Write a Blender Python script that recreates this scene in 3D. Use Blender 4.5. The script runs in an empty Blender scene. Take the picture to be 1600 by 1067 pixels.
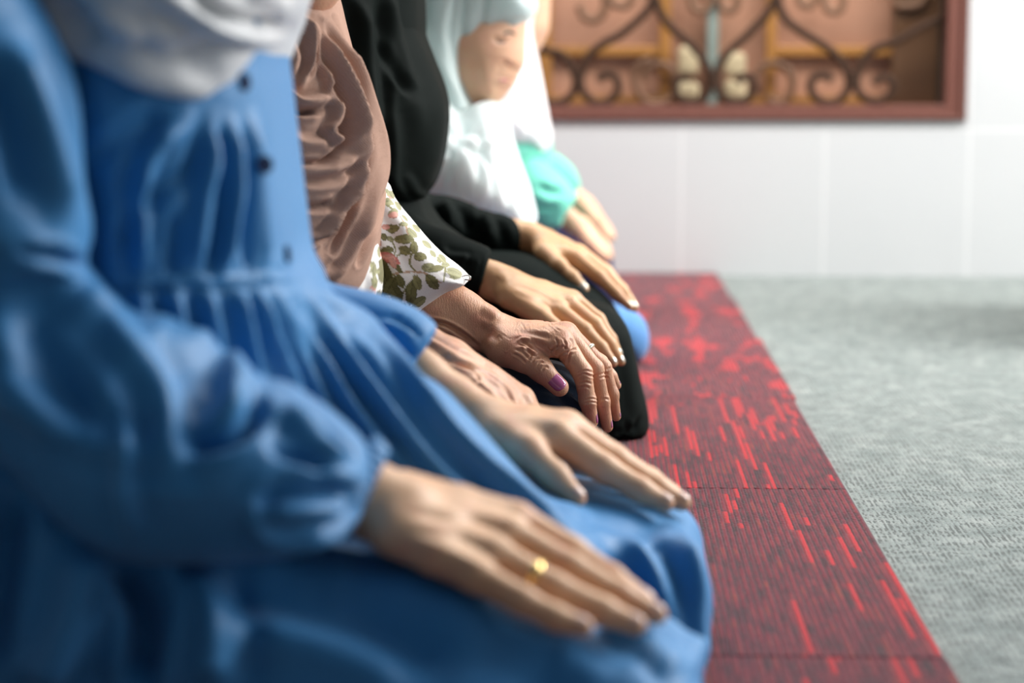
import bpy, math, random
import numpy as np

# ------------------------------------------------------------------ camera, light, exposure
S = bpy.context.scene
COL = S.collection
CAM_H = 0.40
F = 3200.0                                   # focal length in pixels of the 1600 px frame
PITCH = math.atan(433 / 3200)
YAW = math.atan(135 * math.cos(PITCH) / 3200)
fwd = np.array([-math.sin(YAW) * math.cos(PITCH), math.cos(YAW) * math.cos(PITCH), -math.sin(PITCH)])
rgt = np.array([math.cos(YAW), math.sin(YAW), 0.0])
upv = np.cross(rgt, fwd)
cam_data = bpy.data.cameras.new('camera')
cam = bpy.data.objects.new('camera', cam_data)
COL.objects.link(cam)
cam.location = (0, 0, CAM_H)
cam.rotation_euler = (math.pi / 2 - PITCH, 0, YAW)
cam_data.sensor_width = 36
cam_data.lens = 72
cam_data.clip_start = 0.01
cam_data.dof.use_dof = True
cam_data.dof.focus_distance = 1.83
cam_data.dof.aperture_fstop = 3.6
S.camera = cam

S.view_settings.view_transform = 'Standard'
S.view_settings.look = 'None'
S.view_settings.gamma = 1
S.view_settings.exposure = 0.0
S.view_settings.use_curve_mapping = False
S.cycles.use_denoising = True
S.cycles.max_bounces = 8
S.cycles.sample_clamp_indirect = 5

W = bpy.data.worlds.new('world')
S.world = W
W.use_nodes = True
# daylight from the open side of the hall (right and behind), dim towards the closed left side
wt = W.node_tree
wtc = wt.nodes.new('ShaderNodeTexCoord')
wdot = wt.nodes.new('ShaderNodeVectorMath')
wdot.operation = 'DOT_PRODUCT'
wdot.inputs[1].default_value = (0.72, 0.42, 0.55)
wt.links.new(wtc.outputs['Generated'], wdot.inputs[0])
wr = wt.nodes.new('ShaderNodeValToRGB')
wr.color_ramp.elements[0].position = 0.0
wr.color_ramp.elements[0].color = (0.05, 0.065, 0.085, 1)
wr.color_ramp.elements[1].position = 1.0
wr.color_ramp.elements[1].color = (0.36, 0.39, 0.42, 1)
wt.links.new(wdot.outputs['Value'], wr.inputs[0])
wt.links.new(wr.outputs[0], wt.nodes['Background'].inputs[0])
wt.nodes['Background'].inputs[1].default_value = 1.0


def area(name, loc, target, sx, sy, power, col):
    d = bpy.data.lights.new(name, 'AREA')
    d.shape = 'RECTANGLE'
    d.size, d.size_y, d.energy, d.color = sx, sy, power, col
    o = bpy.data.objects.new(name, d)
    COL.objects.link(o)
    o.location = loc
    v = np.array(target, float) - np.array(loc, float)
    v /= np.linalg.norm(v)
    import mathutils
    o.rotation_euler = mathutils.Vector(v).to_track_quat('-Z', 'Y').to_euler()
    return o


area('window_light', (2.2, 2.9, 1.6), (0.0, 1.2, 0.0), 1.1, 1.1, 110, (1.0, 0.98, 0.95))
area('window_light_front', (2.8, 1.7, 1.3), (0.0, 1.4, 0.2), 1.0, 1.0, 28, (0.95, 0.98, 1.0))
area('wall_wash_strip', (0.2, 3.05, 2.1), (0.2, 3.55, 0.0), 3.4, 0.5, 104, (1.0, 0.99, 0.97))  # added overhead strip that brightens the back wall and far floor


# ------------------------------------------------------------------ small maths helpers
def U(x, y, Y):
    """world point seen at pixel (x, y) of the 1600x1067 frame lying in the plane at depth Y"""
    d = fwd * F + rgt * (x - 800.0) + upv * (533.5 - y)
    return np.array([0, 0, CAM_H]) + d * (Y / d[1])


def project(P):
    d = P - np.array([0, 0, CAM_H])
    w = d @ fwd
    return 800 + F * (d @ rgt) / w, 533.5 - F * (d @ upv) / w


def ppm(Y):
    return Y / F                              # metres per pixel at depth Y


def catmull(pts, closed=True, n=4):
    P = [np.array(p, float) for p in pts]
    m = len(P)
    out = []
    rng_ = range(m) if closed else range(m - 1)
    for i in rng_:
        if closed:
            a, b, c, d = P[i - 1], P[i], P[(i + 1) % m], P[(i + 2) % m]
        else:
            a, b, c, d = P[max(i - 1, 0)], P[i], P[i + 1], P[min(i + 2, m - 1)]
        for k in range(n):
            t = k / n
            out.append(0.5 * ((2 * b) + (c - a) * t + (2 * a - 5 * b + 4 * c - d) * t * t + (3 * b - a - 3 * c + d) * t ** 3))
    if not closed:
        out.append(P[-1])
    return out


def smin(a, b, k):
    if k <= 0:
        return np.minimum(a, b)
    h = np.maximum(k - np.abs(a - b), 0) / k
    return np.minimum(a, b) - h * h * k * 0.25


# ------------------------------------------------------------------ distance fields
def cone(a, b, ra, rb, ys=1.0, c0=None):
    a, b = np.array(a, float), np.array(b, float)
    s = np.array([1, 1 / ys, 1])
    A, B = a * s, b * s

    def f(P):
        Q = P * s
        ab = B - A
        t = np.clip(((Q - A) @ ab) / (ab @ ab + 1e-12), 0, 1)
        d = Q - A - t[:, None] * ab
        return np.sqrt((d * d).sum(1)) - (ra + (rb - ra) * t)
    return f


def chain(pts, k=0.006, ys=1.0, px=True):
    """pts: (x, y, Y, r_px) in the frame, or world (X, Y, Z, r) when px is False"""
    W_ = []
    for p in pts:
        if px:
            W_.append((U(p[0], p[1], p[2]), p[3] * ppm(p[2])))
        else:
            W_.append((np.array(p[:3], float), p[3]))
    fs = [cone(W_[i][0], W_[i + 1][0], W_[i][1], W_[i + 1][1], ys) for i in range(len(W_) - 1)]

    def f(P):
        r = fs[0](P)
        for g in fs[1:]:
            r = smin(r, g(P), k)
        return r
    return f


def ell(c, r):
    c, r = np.array(c, float), np.array(r, float)

    def f(P):
        q = (P - c) / r
        l = np.sqrt((q * q).sum(1))
        g = np.sqrt((q * q / (r * r)).sum(1)) + 1e-9
        return l * (l - 1) / g
    return f


def slab(poly, Yc, T, r, smooth=4, ky=(0, 0)):
    """a rounded body whose outline in the plane at depth Yc is poly (pixels); half depth T, edge radius r"""
    pts = catmull(poly, True, smooth) if smooth > 1 else [np.array(p, float) for p in poly]
    V = np.array([U(p[0], p[1], Yc)[[0, 2]] for p in pts])
    N = len(V)
    cx, cz = V.mean(0)

    def f(P):
        X = P[:, 0]
        Z = P[:, 2]
        d2 = np.full(len(P), 1e9)
        ins = np.zeros(len(P), bool)
        for i in range(N):
            a = V[i]
            b = V[(i + 1) % N]
            ex, ez = b[0] - a[0], b[1] - a[1]
            wx, wz = X - a[0], Z - a[1]
            t = np.clip((wx * ex + wz * ez) / (ex * ex + ez * ez + 1e-14), 0, 1)
            dx, dz = wx - ex * t, wz - ez * t
            d2 = np.minimum(d2, dx * dx + dz * dz)
            c1 = (a[1] > Z) != (b[1] > Z)
            if ez != 0:
                xi = a[0] + (Z - a[1]) * ex / ez
                ins ^= c1 & (X < xi)
        d = np.sqrt(d2)
        d[ins] *= -1
        yc = Yc + ky[0] * (X - cx) + ky[1] * (Z - cz)
        dy = np.abs(P[:, 1] - yc) - T
        u = np.maximum(d + r, 0)
        v = np.maximum(dy + r, 0)
        return np.where((u == 0) & (v == 0), np.maximum(d, dy), np.sqrt(u * u + v * v) - r)
    return f


def field(items):
    """items: (distance field, blend). blend > 0 smooth union, 0 hard union, negative carves out"""
    def f(P):
        r = items[0][0](P)
        for g, k in items[1:]:
            if k >= 0:
                r = smin(r, g(P), k)
            else:
                r = -smin(-r, g(P), -k)
        return r
    return f


def surface(f, lo, hi, h):
    """sparse surface nets of f over the box lo..hi with cell h -> verts, quads"""
    lo = np.array(lo, float)
    hi = np.array(hi, float)
    B = 8
    nb = np.maximum(np.ceil((hi - lo) / (h * B)).astype(int), 1)
    cs = [lo[i] + (np.arange(nb[i]) + 0.5) * h * B for i in range(3)]
    G = np.stack(np.meshgrid(*cs, indexing='ij'), -1).reshape(-1, 3)
    d = f(G)
    act = np.nonzero(np.abs(d) < h * B * 1.25)[0]
    n = nb * B + 1
    A = np.sign(np.repeat(np.repeat(np.repeat(d.reshape(nb), B, 0), B, 1), B, 2)).astype(np.float32)
    A = np.pad(A, ((0, 1), (0, 1), (0, 1)), mode='edge')
    A[A == 0] = 1
    bi = np.stack(np.unravel_index(act, nb), -1)
    o = np.stack(np.meshgrid(np.arange(B + 1), np.arange(B + 1), np.arange(B + 1), indexing='ij'), -1).reshape(-1, 3)
    CH = 400
    for s in range(0, len(bi), CH):
        idx = (bi[s:s + CH, None, :] * B + o[None]).reshape(-1, 3)
        v = f(lo + idx * h)
        A[idx[:, 0], idx[:, 1], idx[:, 2]] = v
    A[A == 0] = 1e-9
    A[0], A[-1] = np.abs(A[0]), np.abs(A[-1])
    A[:, 0], A[:, -1] = np.abs(A[:, 0]), np.abs(A[:, -1])
    A[:, :, 0], A[:, :, -1] = np.abs(A[:, :, 0]), np.abs(A[:, :, -1])
    I = A < 0
    c = np.zeros([k - 1 for k in A.shape], np.uint8)
    for dx in (0, 1):
        for dy in (0, 1):
            for dz in (0, 1):
                c += I[dx:dx + c.shape[0], dy:dy + c.shape[1], dz:dz + c.shape[2]]
    cells = np.argwhere((c > 0) & (c < 8))
    ids = np.full(c.shape, -1, np.int64)
    ids[cells[:, 0], cells[:, 1], cells[:, 2]] = np.arange(len(cells))
    acc = np.zeros((len(cells), 3))
    cnt = np.zeros(len(cells))
    cor = [(x, y, z) for x in (0, 1) for y in (0, 1) for z in (0, 1)]
    for i in range(8):
        for j in range(i + 1, 8):
            a, b = np.array(cor[i]), np.array(cor[j])
            if np.abs(a - b).sum() != 1:
                continue
            va = A[cells[:, 0] + a[0], cells[:, 1] + a[1], cells[:, 2] + a[2]]
            vb = A[cells[:, 0] + b[0], cells[:, 1] + b[1], cells[:, 2] + b[2]]
            m = (va < 0) != (vb < 0)
            t = np.clip(va[m] / (va[m] - vb[m]), 0, 1)[:, None]
            acc[m] += a + (b - a) * t
            cnt[m] += 1
    V = lo + (cells + acc / cnt[:, None]) * h
    quads = []
    for ax in range(3):
        u, v = [(1, 2), (2, 0), (0, 1)][ax]
        sl0 = [slice(None)] * 3
        sl1 = [slice(None)] * 3
        sl0[ax] = slice(0, -1)
        sl1[ax] = slice(1, None)
        a = I[tuple(sl0)]
        b = I[tuple(sl1)]
        E = np.argwhere(a != b)
        E = E[(E[:, u] > 0) & (E[:, v] > 0) & (E[:, u] < c.shape[u]) & (E[:, v] < c.shape[v])]
        if not len(E):
            continue
        inn = a[E[:, 0], E[:, 1], E[:, 2]]
        du = np.zeros(3, int)
        du[u] = 1
        dv = np.zeros(3, int)
        dv[v] = 1
        q = [ids[tuple((E - k).T)] for k in (du + dv, dv, du * 0, du)]
        Q = np.stack(q, 1)
        Q[~inn] = Q[~inn][:, ::-1]
        quads.append(Q)
    return V, np.concatenate(quads)


def smooth_mesh(V, Q, it=2, lam=0.5):
    E = np.concatenate([Q[:, [0, 1]], Q[:, [1, 2]], Q[:, [2, 3]], Q[:, [3, 0]]])
    for _ in range(it):
        acc = np.zeros_like(V)
        cnt = np.zeros(len(V))
        for k in range(3):
            acc[:, k] = np.bincount(E[:, 0], V[E[:, 1], k], len(V)) + np.bincount(E[:, 1], V[E[:, 0], k], len(V))
        cnt = np.bincount(E[:, 0], minlength=len(V)) + np.bincount(E[:, 1], minlength=len(V))
        V = V * (1 - lam) + lam * acc / np.maximum(cnt, 1)[:, None]
    return V


def normals(V, Q):
    n = np.cross(V[Q[:, 2]] - V[Q[:, 0]], V[Q[:, 3]] - V[Q[:, 1]])
    N = np.zeros_like(V)
    for k in range(4):
        for a in range(3):
            N[:, a] += np.bincount(Q[:, k], n[:, a], len(V))
    return N / (np.linalg.norm(N, axis=1)[:, None] + 1e-12)


def stroke_dist(x, y, pts):
    """distance in pixels to a polyline and the position 0..1 along it"""
    P = np.array(catmull(pts, False, 4), float)
    L = np.concatenate([[0], np.cumsum(np.linalg.norm(P[1:] - P[:-1], axis=1))])
    best = np.full(len(x), 1e9)
    tt = np.zeros(len(x))
    sd = np.zeros(len(x))
    for i in range(len(P) - 1):
        e = P[i + 1] - P[i]
        l2 = e @ e + 1e-9
        t = np.clip(((x - P[i][0]) * e[0] + (y - P[i][1]) * e[1]) / l2, 0, 1)
        dx, dy = x - P[i][0] - t * e[0], y - P[i][1] - t * e[1]
        d = np.sqrt(dx * dx + dy * dy)
        m = d < best
        best[m] = d[m]
        tt[m] = (L[i] + t[m] * (L[i + 1] - L[i])) / L[-1]
        sd[m] = np.sign(e[0] * dy[m] - e[1] * dx[m]) * d[m]
    return best, tt, sd


def sculpt(V, Q, strokes, face=True):
    """folds and creases pressed into a surface: (points, width px, height mm[, 'e' for a one-sided step])"""
    if not strokes:
        return V
    N = normals(V, Q)
    x, y = project(V)
    view = np.array([0, 0, CAM_H]) - V
    view /= np.linalg.norm(view, axis=1)[:, None]
    facing = np.clip(((N * view).sum(1) + 0.35) / 0.35, 0, 1) if face else np.ones(len(V))
    D = np.zeros(len(V))
    for s in strokes:
        pts, w, a = s[0], s[1], s[2]
        xs = [p[0] for p in pts]
        ys = [p[1] for p in pts]
        m = np.nonzero((x > min(xs) - 4 * w) & (x < max(xs) + 4 * w) & (y > min(ys) - 4 * w) & (y < max(ys) + 4 * w) & (facing > 0))[0]
        if not len(m):
            continue
        d, t, sd = stroke_dist(x[m], y[m], pts)
        tap = np.clip(np.minimum(t, 1 - t) * 5 + 0.12, 0, 1)
        if len(s) > 3 and s[3] == 'e':            # a step: high on one side of the line, falling off slowly
            g = np.where(sd > 0, np.exp(-(sd / w) ** 2), np.exp(-(sd / (w * 0.22)) ** 2))
        else:
            g = np.exp(-(d / w) ** 2) - 0.35 * np.exp(-((d - 1.7 * w) / (0.8 * w)) ** 2)
        D[m] += a * 0.001 * g * tap
    return V + N * (D * facing)[:, None]


def mesh(name, V, Q, mat, parent=None, origin=None, attrs=None):
    me = bpy.data.meshes.new(name)
    o = bpy.data.objects.new(name, me)
    COL.objects.link(o)
    off = np.zeros(3)
    if parent is not None:
        o.parent = parent
        p = parent
        while p is not None:
            off = off + np.array(p.location)
            p = p.parent
    elif origin is not None:
        o.location = origin
        off = np.array(origin, float)
    V = np.asarray(V) - off
    me.vertices.add(len(V))
    me.vertices.foreach_set('co', V.astype(np.float32).ravel())
    Q = np.asarray(Q)
    me.loops.add(Q.size)
    me.loops.foreach_set('vertex_index', Q.astype(np.int32).ravel())
    me.polygons.add(len(Q))
    me.polygons.foreach_set('loop_start', np.arange(len(Q), dtype=np.int32) * Q.shape[1])
    me.polygons.foreach_set('use_smooth', np.ones(len(Q), bool))
    me.update(calc_edges=True)
    me.validate()
    if attrs is not None:
        for k, c in attrs.items():
            a = me.color_attributes.new(k, 'FLOAT_COLOR', 'POINT')
            a.data.foreach_set('color', np.concatenate([c, np.ones((len(c), 1))], 1).astype(np.float32).ravel())
    me.materials.append(mat)
    return o


def tag(o, label=None, cat=None, group=None, kind=None):
    if label: o['label'] = label
    if cat: o['category'] = cat
    if group: o['group'] = group
    if kind: o['kind'] = kind
    return o


def build(name, items, lo, hi, h, mat, parent=None, strokes=None, sm=1, **kw):
    f = items if callable(items) else field(items)
    CLOTH.append(f)
    V, Q = surface(f, lo, hi, h)
    V = smooth_mesh(V, Q, sm)
    V = sculpt(V, Q, strokes)
    o = mesh(name, V, Q, mat, parent, **kw)
    return o


# ------------------------------------------------------------------ materials
class NT:
    def __init__(self, name):
        self.m = bpy.data.materials.new(name)
        self.m.use_nodes = True
        self.t = self.m.node_tree
        self.b = self.t.nodes['Principled BSDF']

    def n(self, kind, **kw):
        nd = self.t.nodes.new(kind)
        for k, v in kw.items():
            if isinstance(k, str) and hasattr(nd, k):
                setattr(nd, k, v)
        return nd

    def link(self, a, b):
        self.t.links.new(a, b)

    def math(self, op, a, b=None, c=None, clamp=False):
        nd = self.t.nodes.new('ShaderNodeMath')
        nd.operation = op
        nd.use_clamp = clamp
        for i, v in enumerate((a, b, c)):
            if v is None:
                continue
            if isinstance(v, (int, float)):
                nd.inputs[i].default_value = v
            else:
                self.link(v, nd.inputs[i])
        return nd.outputs[0]

    def coords(self, scale=(1, 1, 1), rot=(0, 0, 0)):
        tc = self.t.nodes.new('ShaderNodeTexCoord')
        mp = self.t.nodes.new('ShaderNodeMapping')
        mp.inputs['Scale'].default_value = scale
        mp.inputs['Rotation'].default_value = rot
        self.link(tc.outputs['Object'], mp.inputs[0])
        return mp.outputs[0]

    def noise(self, vec, scale, detail=3, rough=0.5, dist=0.0):
        nd = self.t.nodes.new('ShaderNodeTexNoise')
        nd.inputs['Scale'].default_value = scale
        nd.inputs['Detail'].default_value = detail
        nd.inputs['Roughness'].default_value = rough
        nd.inputs['Distortion'].default_value = dist
        self.link(vec, nd.inputs['Vector'])
        return nd.outputs[0]

    def ramp(self, fac, stops, interp='LINEAR'):
        nd = self.t.nodes.new('ShaderNodeValToRGB')
        cr = nd.color_ramp
        cr.interpolation = interp
        while len(cr.elements) < len(stops):
            cr.elements.new(0.5)
        for e, (p, c) in zip(cr.elements, stops):
            e.position = p
            e.color = (*c, 1) if len(c) == 3 else c
        self.link(fac, nd.inputs[0])
        return nd.outputs[0]

    def mix(self, fac, a, b, mode='MIX'):
        nd = self.t.nodes.new('ShaderNodeMix')
        nd.data_type = 'RGBA'
        nd.blend_type = mode
        for i, v in ((0, fac), (6, a), (7, b)):
            if isinstance(v, (int, float)):
                nd.inputs[i].default_value = v
            elif isinstance(v, tuple):
                nd.inputs[i].default_value = (*v, 1)
            else:
                self.link(v, nd.inputs[i])
        return nd.outputs[2]

    def bump(self, h, dist, strength=1.0, normal=None):
        nd = self.t.nodes.new('ShaderNodeBump')
        nd.inputs['Distance'].default_value = dist
        nd.inputs['Strength'].default_value = strength
        self.link(h, nd.inputs['Height'])
        if normal is not None:
            self.link(normal, nd.inputs['Normal'])
        return nd.outputs[0]

    def set(self, **kw):
        for k, v in kw.items():
            s = self.b.inputs[k.replace('_', ' ')]
            if isinstance(v, bpy.types.NodeSocket):
                self.link(v, s)
            elif isinstance(v, tuple) and len(v) == 3 and s.type == 'RGBA':
                s.default_value = (*v, 1)
            else:
                s.default_value = v
        return self


def fabric(name, c1, c2=None, rough=0.75, sheen=0.3, weave=0.0004, scale=900, var=14, spec=0.25, noisebump=0.0, nscale=60):
    t = NT(name)
    v = t.coords()
    c2 = c2 or tuple(x * 0.82 for x in c1)
    t.set(Base_Color=t.mix(t.noise(v, var, 3), c1, c2), Roughness=rough, Sheen_Weight=sheen, Sheen_Roughness=0.5,
          Specular_IOR_Level=spec)
    h = t.noise(v, scale, 2)
    nrm = t.bump(h, weave)
    if noisebump:
        nrm = t.bump(t.noise(v, nscale, 3, 0.55, 0.6), noisebump, 1.0, nrm)
    t.set(Normal=nrm)
    return t.m


def skin(name, base, dark, red, age=0.0, sss=0.12):
    t = NT(name)
    v = t.coords()
    c = t.mix(t.ramp(t.noise(v, 28, 4), [(0.35, (0, 0, 0)), (0.68, (1, 1, 1))]), base, dark)
    c = t.mix(t.ramp(t.noise(v, 55, 3), [(0.5, (0, 0, 0)), (0.75, (0.6, 0.6, 0.6))]), c, red)
    if age:
        spots = t.ramp(t.noise(v, 190, 2), [(0.62, (0, 0, 0)), (0.72, (0.45, 0.45, 0.45))])
        c = t.mix(spots, c, dark)
    t.set(Base_Color=c, Roughness=0.46, Subsurface_Weight=sss, Subsurface_Radius=(1.0, 0.4, 0.2), Subsurface_Scale=0.006,
          Specular_IOR_Level=0.42)
    vor = t.n('ShaderNodeTexVoronoi', feature='DISTANCE_TO_EDGE')
    vor.inputs['Scale'].default_value = 1300
    t.link(v, vor.inputs['Vector'])
    nrm = t.bump(vor.outputs[0], 0.0002, 0.35)
    nrm = t.bump(t.noise(v, 800, 3, 0.6), 0.0003 + 0.0002 * age, 0.5, nrm)
    if age:
        w = t.n('ShaderNodeTexWave', wave_type='BANDS', bands_direction='X')
        w.inputs['Scale'].default_value = 130
        w.inputs['Distortion'].default_value = 9
        w.inputs['Detail'].default_value = 3
        w.inputs['Detail Scale'].default_value = 1.6
        t.link(v, w.inputs['Vector'])
        nrm = t.bump(w.outputs['Fac'], 0.0006, 0.16 * age, nrm)
    t.set(Normal=nrm)
    return t.m


def plain(name, c, rough=0.5, metal=0.0, spec=0.5, **kw):
    t = NT(name)
    v = t.coords()
    t.set(Base_Color=t.mix(t.noise(v, 40, 2), c, tuple(x * 0.88 for x in c)), Roughness=rough, Metallic=metal, Specular_IOR_Level=spec, **kw)
    return t.m


M_skin1 = skin('skin_light_tan', (0.70, 0.43, 0.26), (0.58, 0.33, 0.185), (0.64, 0.30, 0.20))
M_skin2 = skin('skin_aged_tan', (0.60, 0.335, 0.205), (0.42, 0.20, 0.115), (0.60, 0.25, 0.17), age=1.0)
M_skin3 = skin('skin_golden', (0.62, 0.375, 0.20), (0.50, 0.28, 0.14), (0.64, 0.32, 0.19))
M_skin4 = skin('skin_child', (0.76, 0.48, 0.32), (0.66, 0.37, 0.23), (0.72, 0.36, 0.27))
M_blue = fabric('blue_cotton', (0.040, 0.215, 0.46), (0.028, 0.17, 0.40), rough=0.5, sheen=0.1, weave=0.0002, spec=0.4)
M_scarf1 = fabric('pale_grey_satin', (0.60, 0.61, 0.63), (0.52, 0.53, 0.55), rough=0.45, sheen=0.3, spec=0.4)
M_black = fabric('black_crepe', (0.009, 0.012, 0.011), (0.006, 0.009, 0.008), rough=0.6, sheen=0.0, spec=0.2, weave=0.0003)
M_navy = fabric('dark_navy_cloth', (0.018, 0.031, 0.055), (0.013, 0.022, 0.04), rough=0.7, sheen=0.2, spec=0.2)
M_navy5 = fabric('navy_cloth', (0.02, 0.025, 0.09), (0.015, 0.02, 0.07), rough=0.7, sheen=0.2, spec=0.2)
M_mint = fabric('mint_grey_chiffon', (0.62, 0.74, 0.73), (0.50, 0.63, 0.62), rough=0.6, sheen=0.4)
M_white4 = fabric('white_chiffon', (0.84, 0.92, 0.91), (0.76, 0.87, 0.86), rough=0.6, sheen=0.4)
M_white5 = fabric('white_cotton_scarf', (0.93, 0.90, 0.91), (0.90, 0.84, 0.85), rough=0.6, sheen=0.4)
for _m in (M_mint, M_white4, M_white5):
    _b = _m.node_tree.nodes['Principled BSDF']
    _b.inputs['Subsurface Weight'].default_value = 0.7
    _b.inputs['Subsurface Radius'].default_value = (1, 1, 1)
    _b.inputs['Subsurface Scale'].default_value = 0.06
M_pink = fabric('soft_pink_cloth', (0.85, 0.48, 0.45), (0.8, 0.42, 0.40), rough=0.6, sheen=0.4)
M_teal = fabric('turquoise_cotton', (0.20, 0.68, 0.52), (0.15, 0.60, 0.44), rough=0.65, sheen=0.3)
M_jeans = fabric('bright_blue_cloth', (0.08, 0.26, 0.56), (0.06, 0.22, 0.50), rough=0.6, sheen=0.3)
M_gold = plain('gold', (0.85, 0.62, 0.25), 0.22, 1.0)
M_silver = plain('silver', (0.75, 0.74, 0.70), 0.22, 1.0)
M_pale = plain('pale_stone_ring', (0.75, 0.68, 0.5), 0.15, 0.7)
M_nail_pink = plain('mauve_pink_polish', (0.40, 0.10, 0.24), 0.12, Coat_Weight=0.8)
M_nail_pale = plain('pale_shiny_polish', (0.66, 0.60, 0.50), 0.12, 0.3, Coat_Weight=0.8)
M_nail = plain('bare_nail', (0.66, 0.42, 0.33), 0.25)
M_button = plain('navy_button_plastic', (0.008, 0.022, 0.07), 0.7, 0.0, 0.1)
M_hair = plain('dark_brow_hair', (0.03, 0.018, 0.012), 0.6)
M_lip = plain('lip_pink', (0.55, 0.2, 0.18), 0.4)


def knit():
    t = NT('dusty_rose_knit')
    v = t.coords()
    c = t.mix(t.noise(v, 9, 3), (0.54, 0.325, 0.235), (0.46, 0.27, 0.19))
    w = t.n('ShaderNodeTexWave', wave_type='BANDS', bands_direction='DIAGONAL')
    w.inputs['Scale'].default_value = 210
    w.inputs['Distortion'].default_value = 2.2
    w.inputs['Detail'].default_value = 2
    w.inputs['Detail Scale'].default_value = 6
    t.link(v, w.inputs['Vector'])
    fz = t.noise(v, 1500, 3, 0.7)
    c = t.mix(t.ramp(fz, [(0.3, (0, 0, 0)), (0.7, (0.55, 0.55, 0.55))]), c, (0.60, 0.41, 0.35))
    t.set(Base_Color=c, Roughness=0.95, Sheen_Weight=0.15, Sheen_Roughness=0.4, Specular_IOR_Level=0.1)
    t.set(Normal=t.bump(fz, 0.0012, 0.8, t.bump(w.outputs['Fac'], 0.0006, 0.7)))
    return t.m


M_knit = knit()


def carpet_red():
    t = NT('red_ribbed_carpet')
    tc = t.n('ShaderNodeTexCoord')
    sep = t.n('ShaderNodeSeparateXYZ')
    # world-aligned coordinates through the tile's own object space
    t.link(tc.outputs['Object'], sep.inputs[0])
    X, Y = sep.outputs[0], sep.outputs[1]
    RIB = 0.0053
    wob = t.noise(t.coords((1, 1, 1)), 160, 2)
    Xw = t.math('ADD', X, t.math('MULTIPLY', t.math('SUBTRACT', wob, 0.5), 0.0018))
    xr = t.math('DIVIDE', Xw, RIB)
    rid = t.math('FLOOR', xr)
    fr = t.math('FRACT', xr)
    prof = t.math('SINE', t.math('MULTIPLY', fr, math.pi))            # ridge profile
    loop = t.math('FRACT', t.math('ADD', t.math('MULTIPLY', Y, 300), t.math('MULTIPLY', rid, 0.5)))
    lp = t.math('SINE', t.math('MULTIPLY', loop, math.pi))
    obi = t.n('ShaderNodeObjectInfo')
    seed = t.math('MULTIPLY', obi.outputs['Random'], 37.0)
    # long streaks: yarns that turn bright red for a stretch, gathered in clusters
    attr = t.n('ShaderNodeAttribute', attribute_name='amount', attribute_type='OBJECT')
    amt = attr.outputs['Fac']
    def nz(kx, ky, det=2, rough=0.5):
        cmb = t.n('ShaderNodeCombineXYZ')
        t.link(t.math('MULTIPLY', rid, kx), cmb.inputs[0])
        t.link(t.math('MULTIPLY', Y, ky), cmb.inputs[1])
        t.link(seed, cmb.inputs[2])
        return t.noise(cmb.outputs[0], 1.0, det, rough)
    fine = nz(1.73, 4.0)
    clus = nz(0.17, 2.6, 2)
    blob = nz(0.13, 7.0, 3, 0.6)
    st2 = nz(0.9, 22.0)
    tuft = t.noise(t.coords((1, 1, 1)), 420, 2)
    base = t.ramp(t.math('ADD', t.math('MULTIPLY', st2, 0.6), t.math('MULTIPLY', tuft, 0.4)),
                  [(0.36, (0.035, 0.012, 0.016)), (0.45, (0.10, 0.011, 0.02)), (0.55, (0.18, 0.014, 0.028)), (0.68, (0.22, 0.036, 0.02))])
    red = (0.44, 0.018, 0.026)
    thin_m = t.math('ADD', t.math('MULTIPLY', fine, 0.62), t.math('ADD', t.math('MULTIPLY', clus, 0.38), 0.0))
    broad_m = t.math('ADD', t.math('MULTIPLY', blob, 0.8), t.math('MULTIPLY', st2, 0.2))
    isb = t.math('GREATER_THAN', amt, 0.6)
    mk = t.math('ADD', t.math('MULTIPLY', broad_m, isb), t.math('MULTIPLY', thin_m, t.math('SUBTRACT', 1.0, isb)))
    thr = t.math('SUBTRACT', 0.612, t.math('MULTIPLY', amt, 0.07))
    mask = t.math('GREATER_THAN', mk, thr)
    col = t.mix(t.math('MULTIPLY', mask, 0.92), base, red)
    # grey-violet yarn between the ribs
    gap = t.math('GREATER_THAN', t.math('ABSOLUTE', t.math('SUBTRACT', fr, 0.5)), 0.31)
    col = t.mix(t.math('MULTIPLY', gap, t.math('MULTIPLY', t.math('SUBTRACT', 1.0, t.math('MULTIPLY', mask, 0.8)), 0.4)), col, (0.11, 0.055, 0.07))
    t.set(Base_Color=col, Roughness=0.95, Specular_IOR_Level=0.15, Sheen_Weight=0.25, Sheen_Roughness=0.5)
    h = t.math('ADD', t.math('MULTIPLY', prof, 0.7), t.math('MULTIPLY', t.math('MULTIPLY', lp, prof), 0.35))
    h = t.math('ADD', h, t.math('MULTIPLY', tuft, 0.7))
    t.set(Normal=t.bump(h, 0.0026, 0.9))
    return t.m


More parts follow.
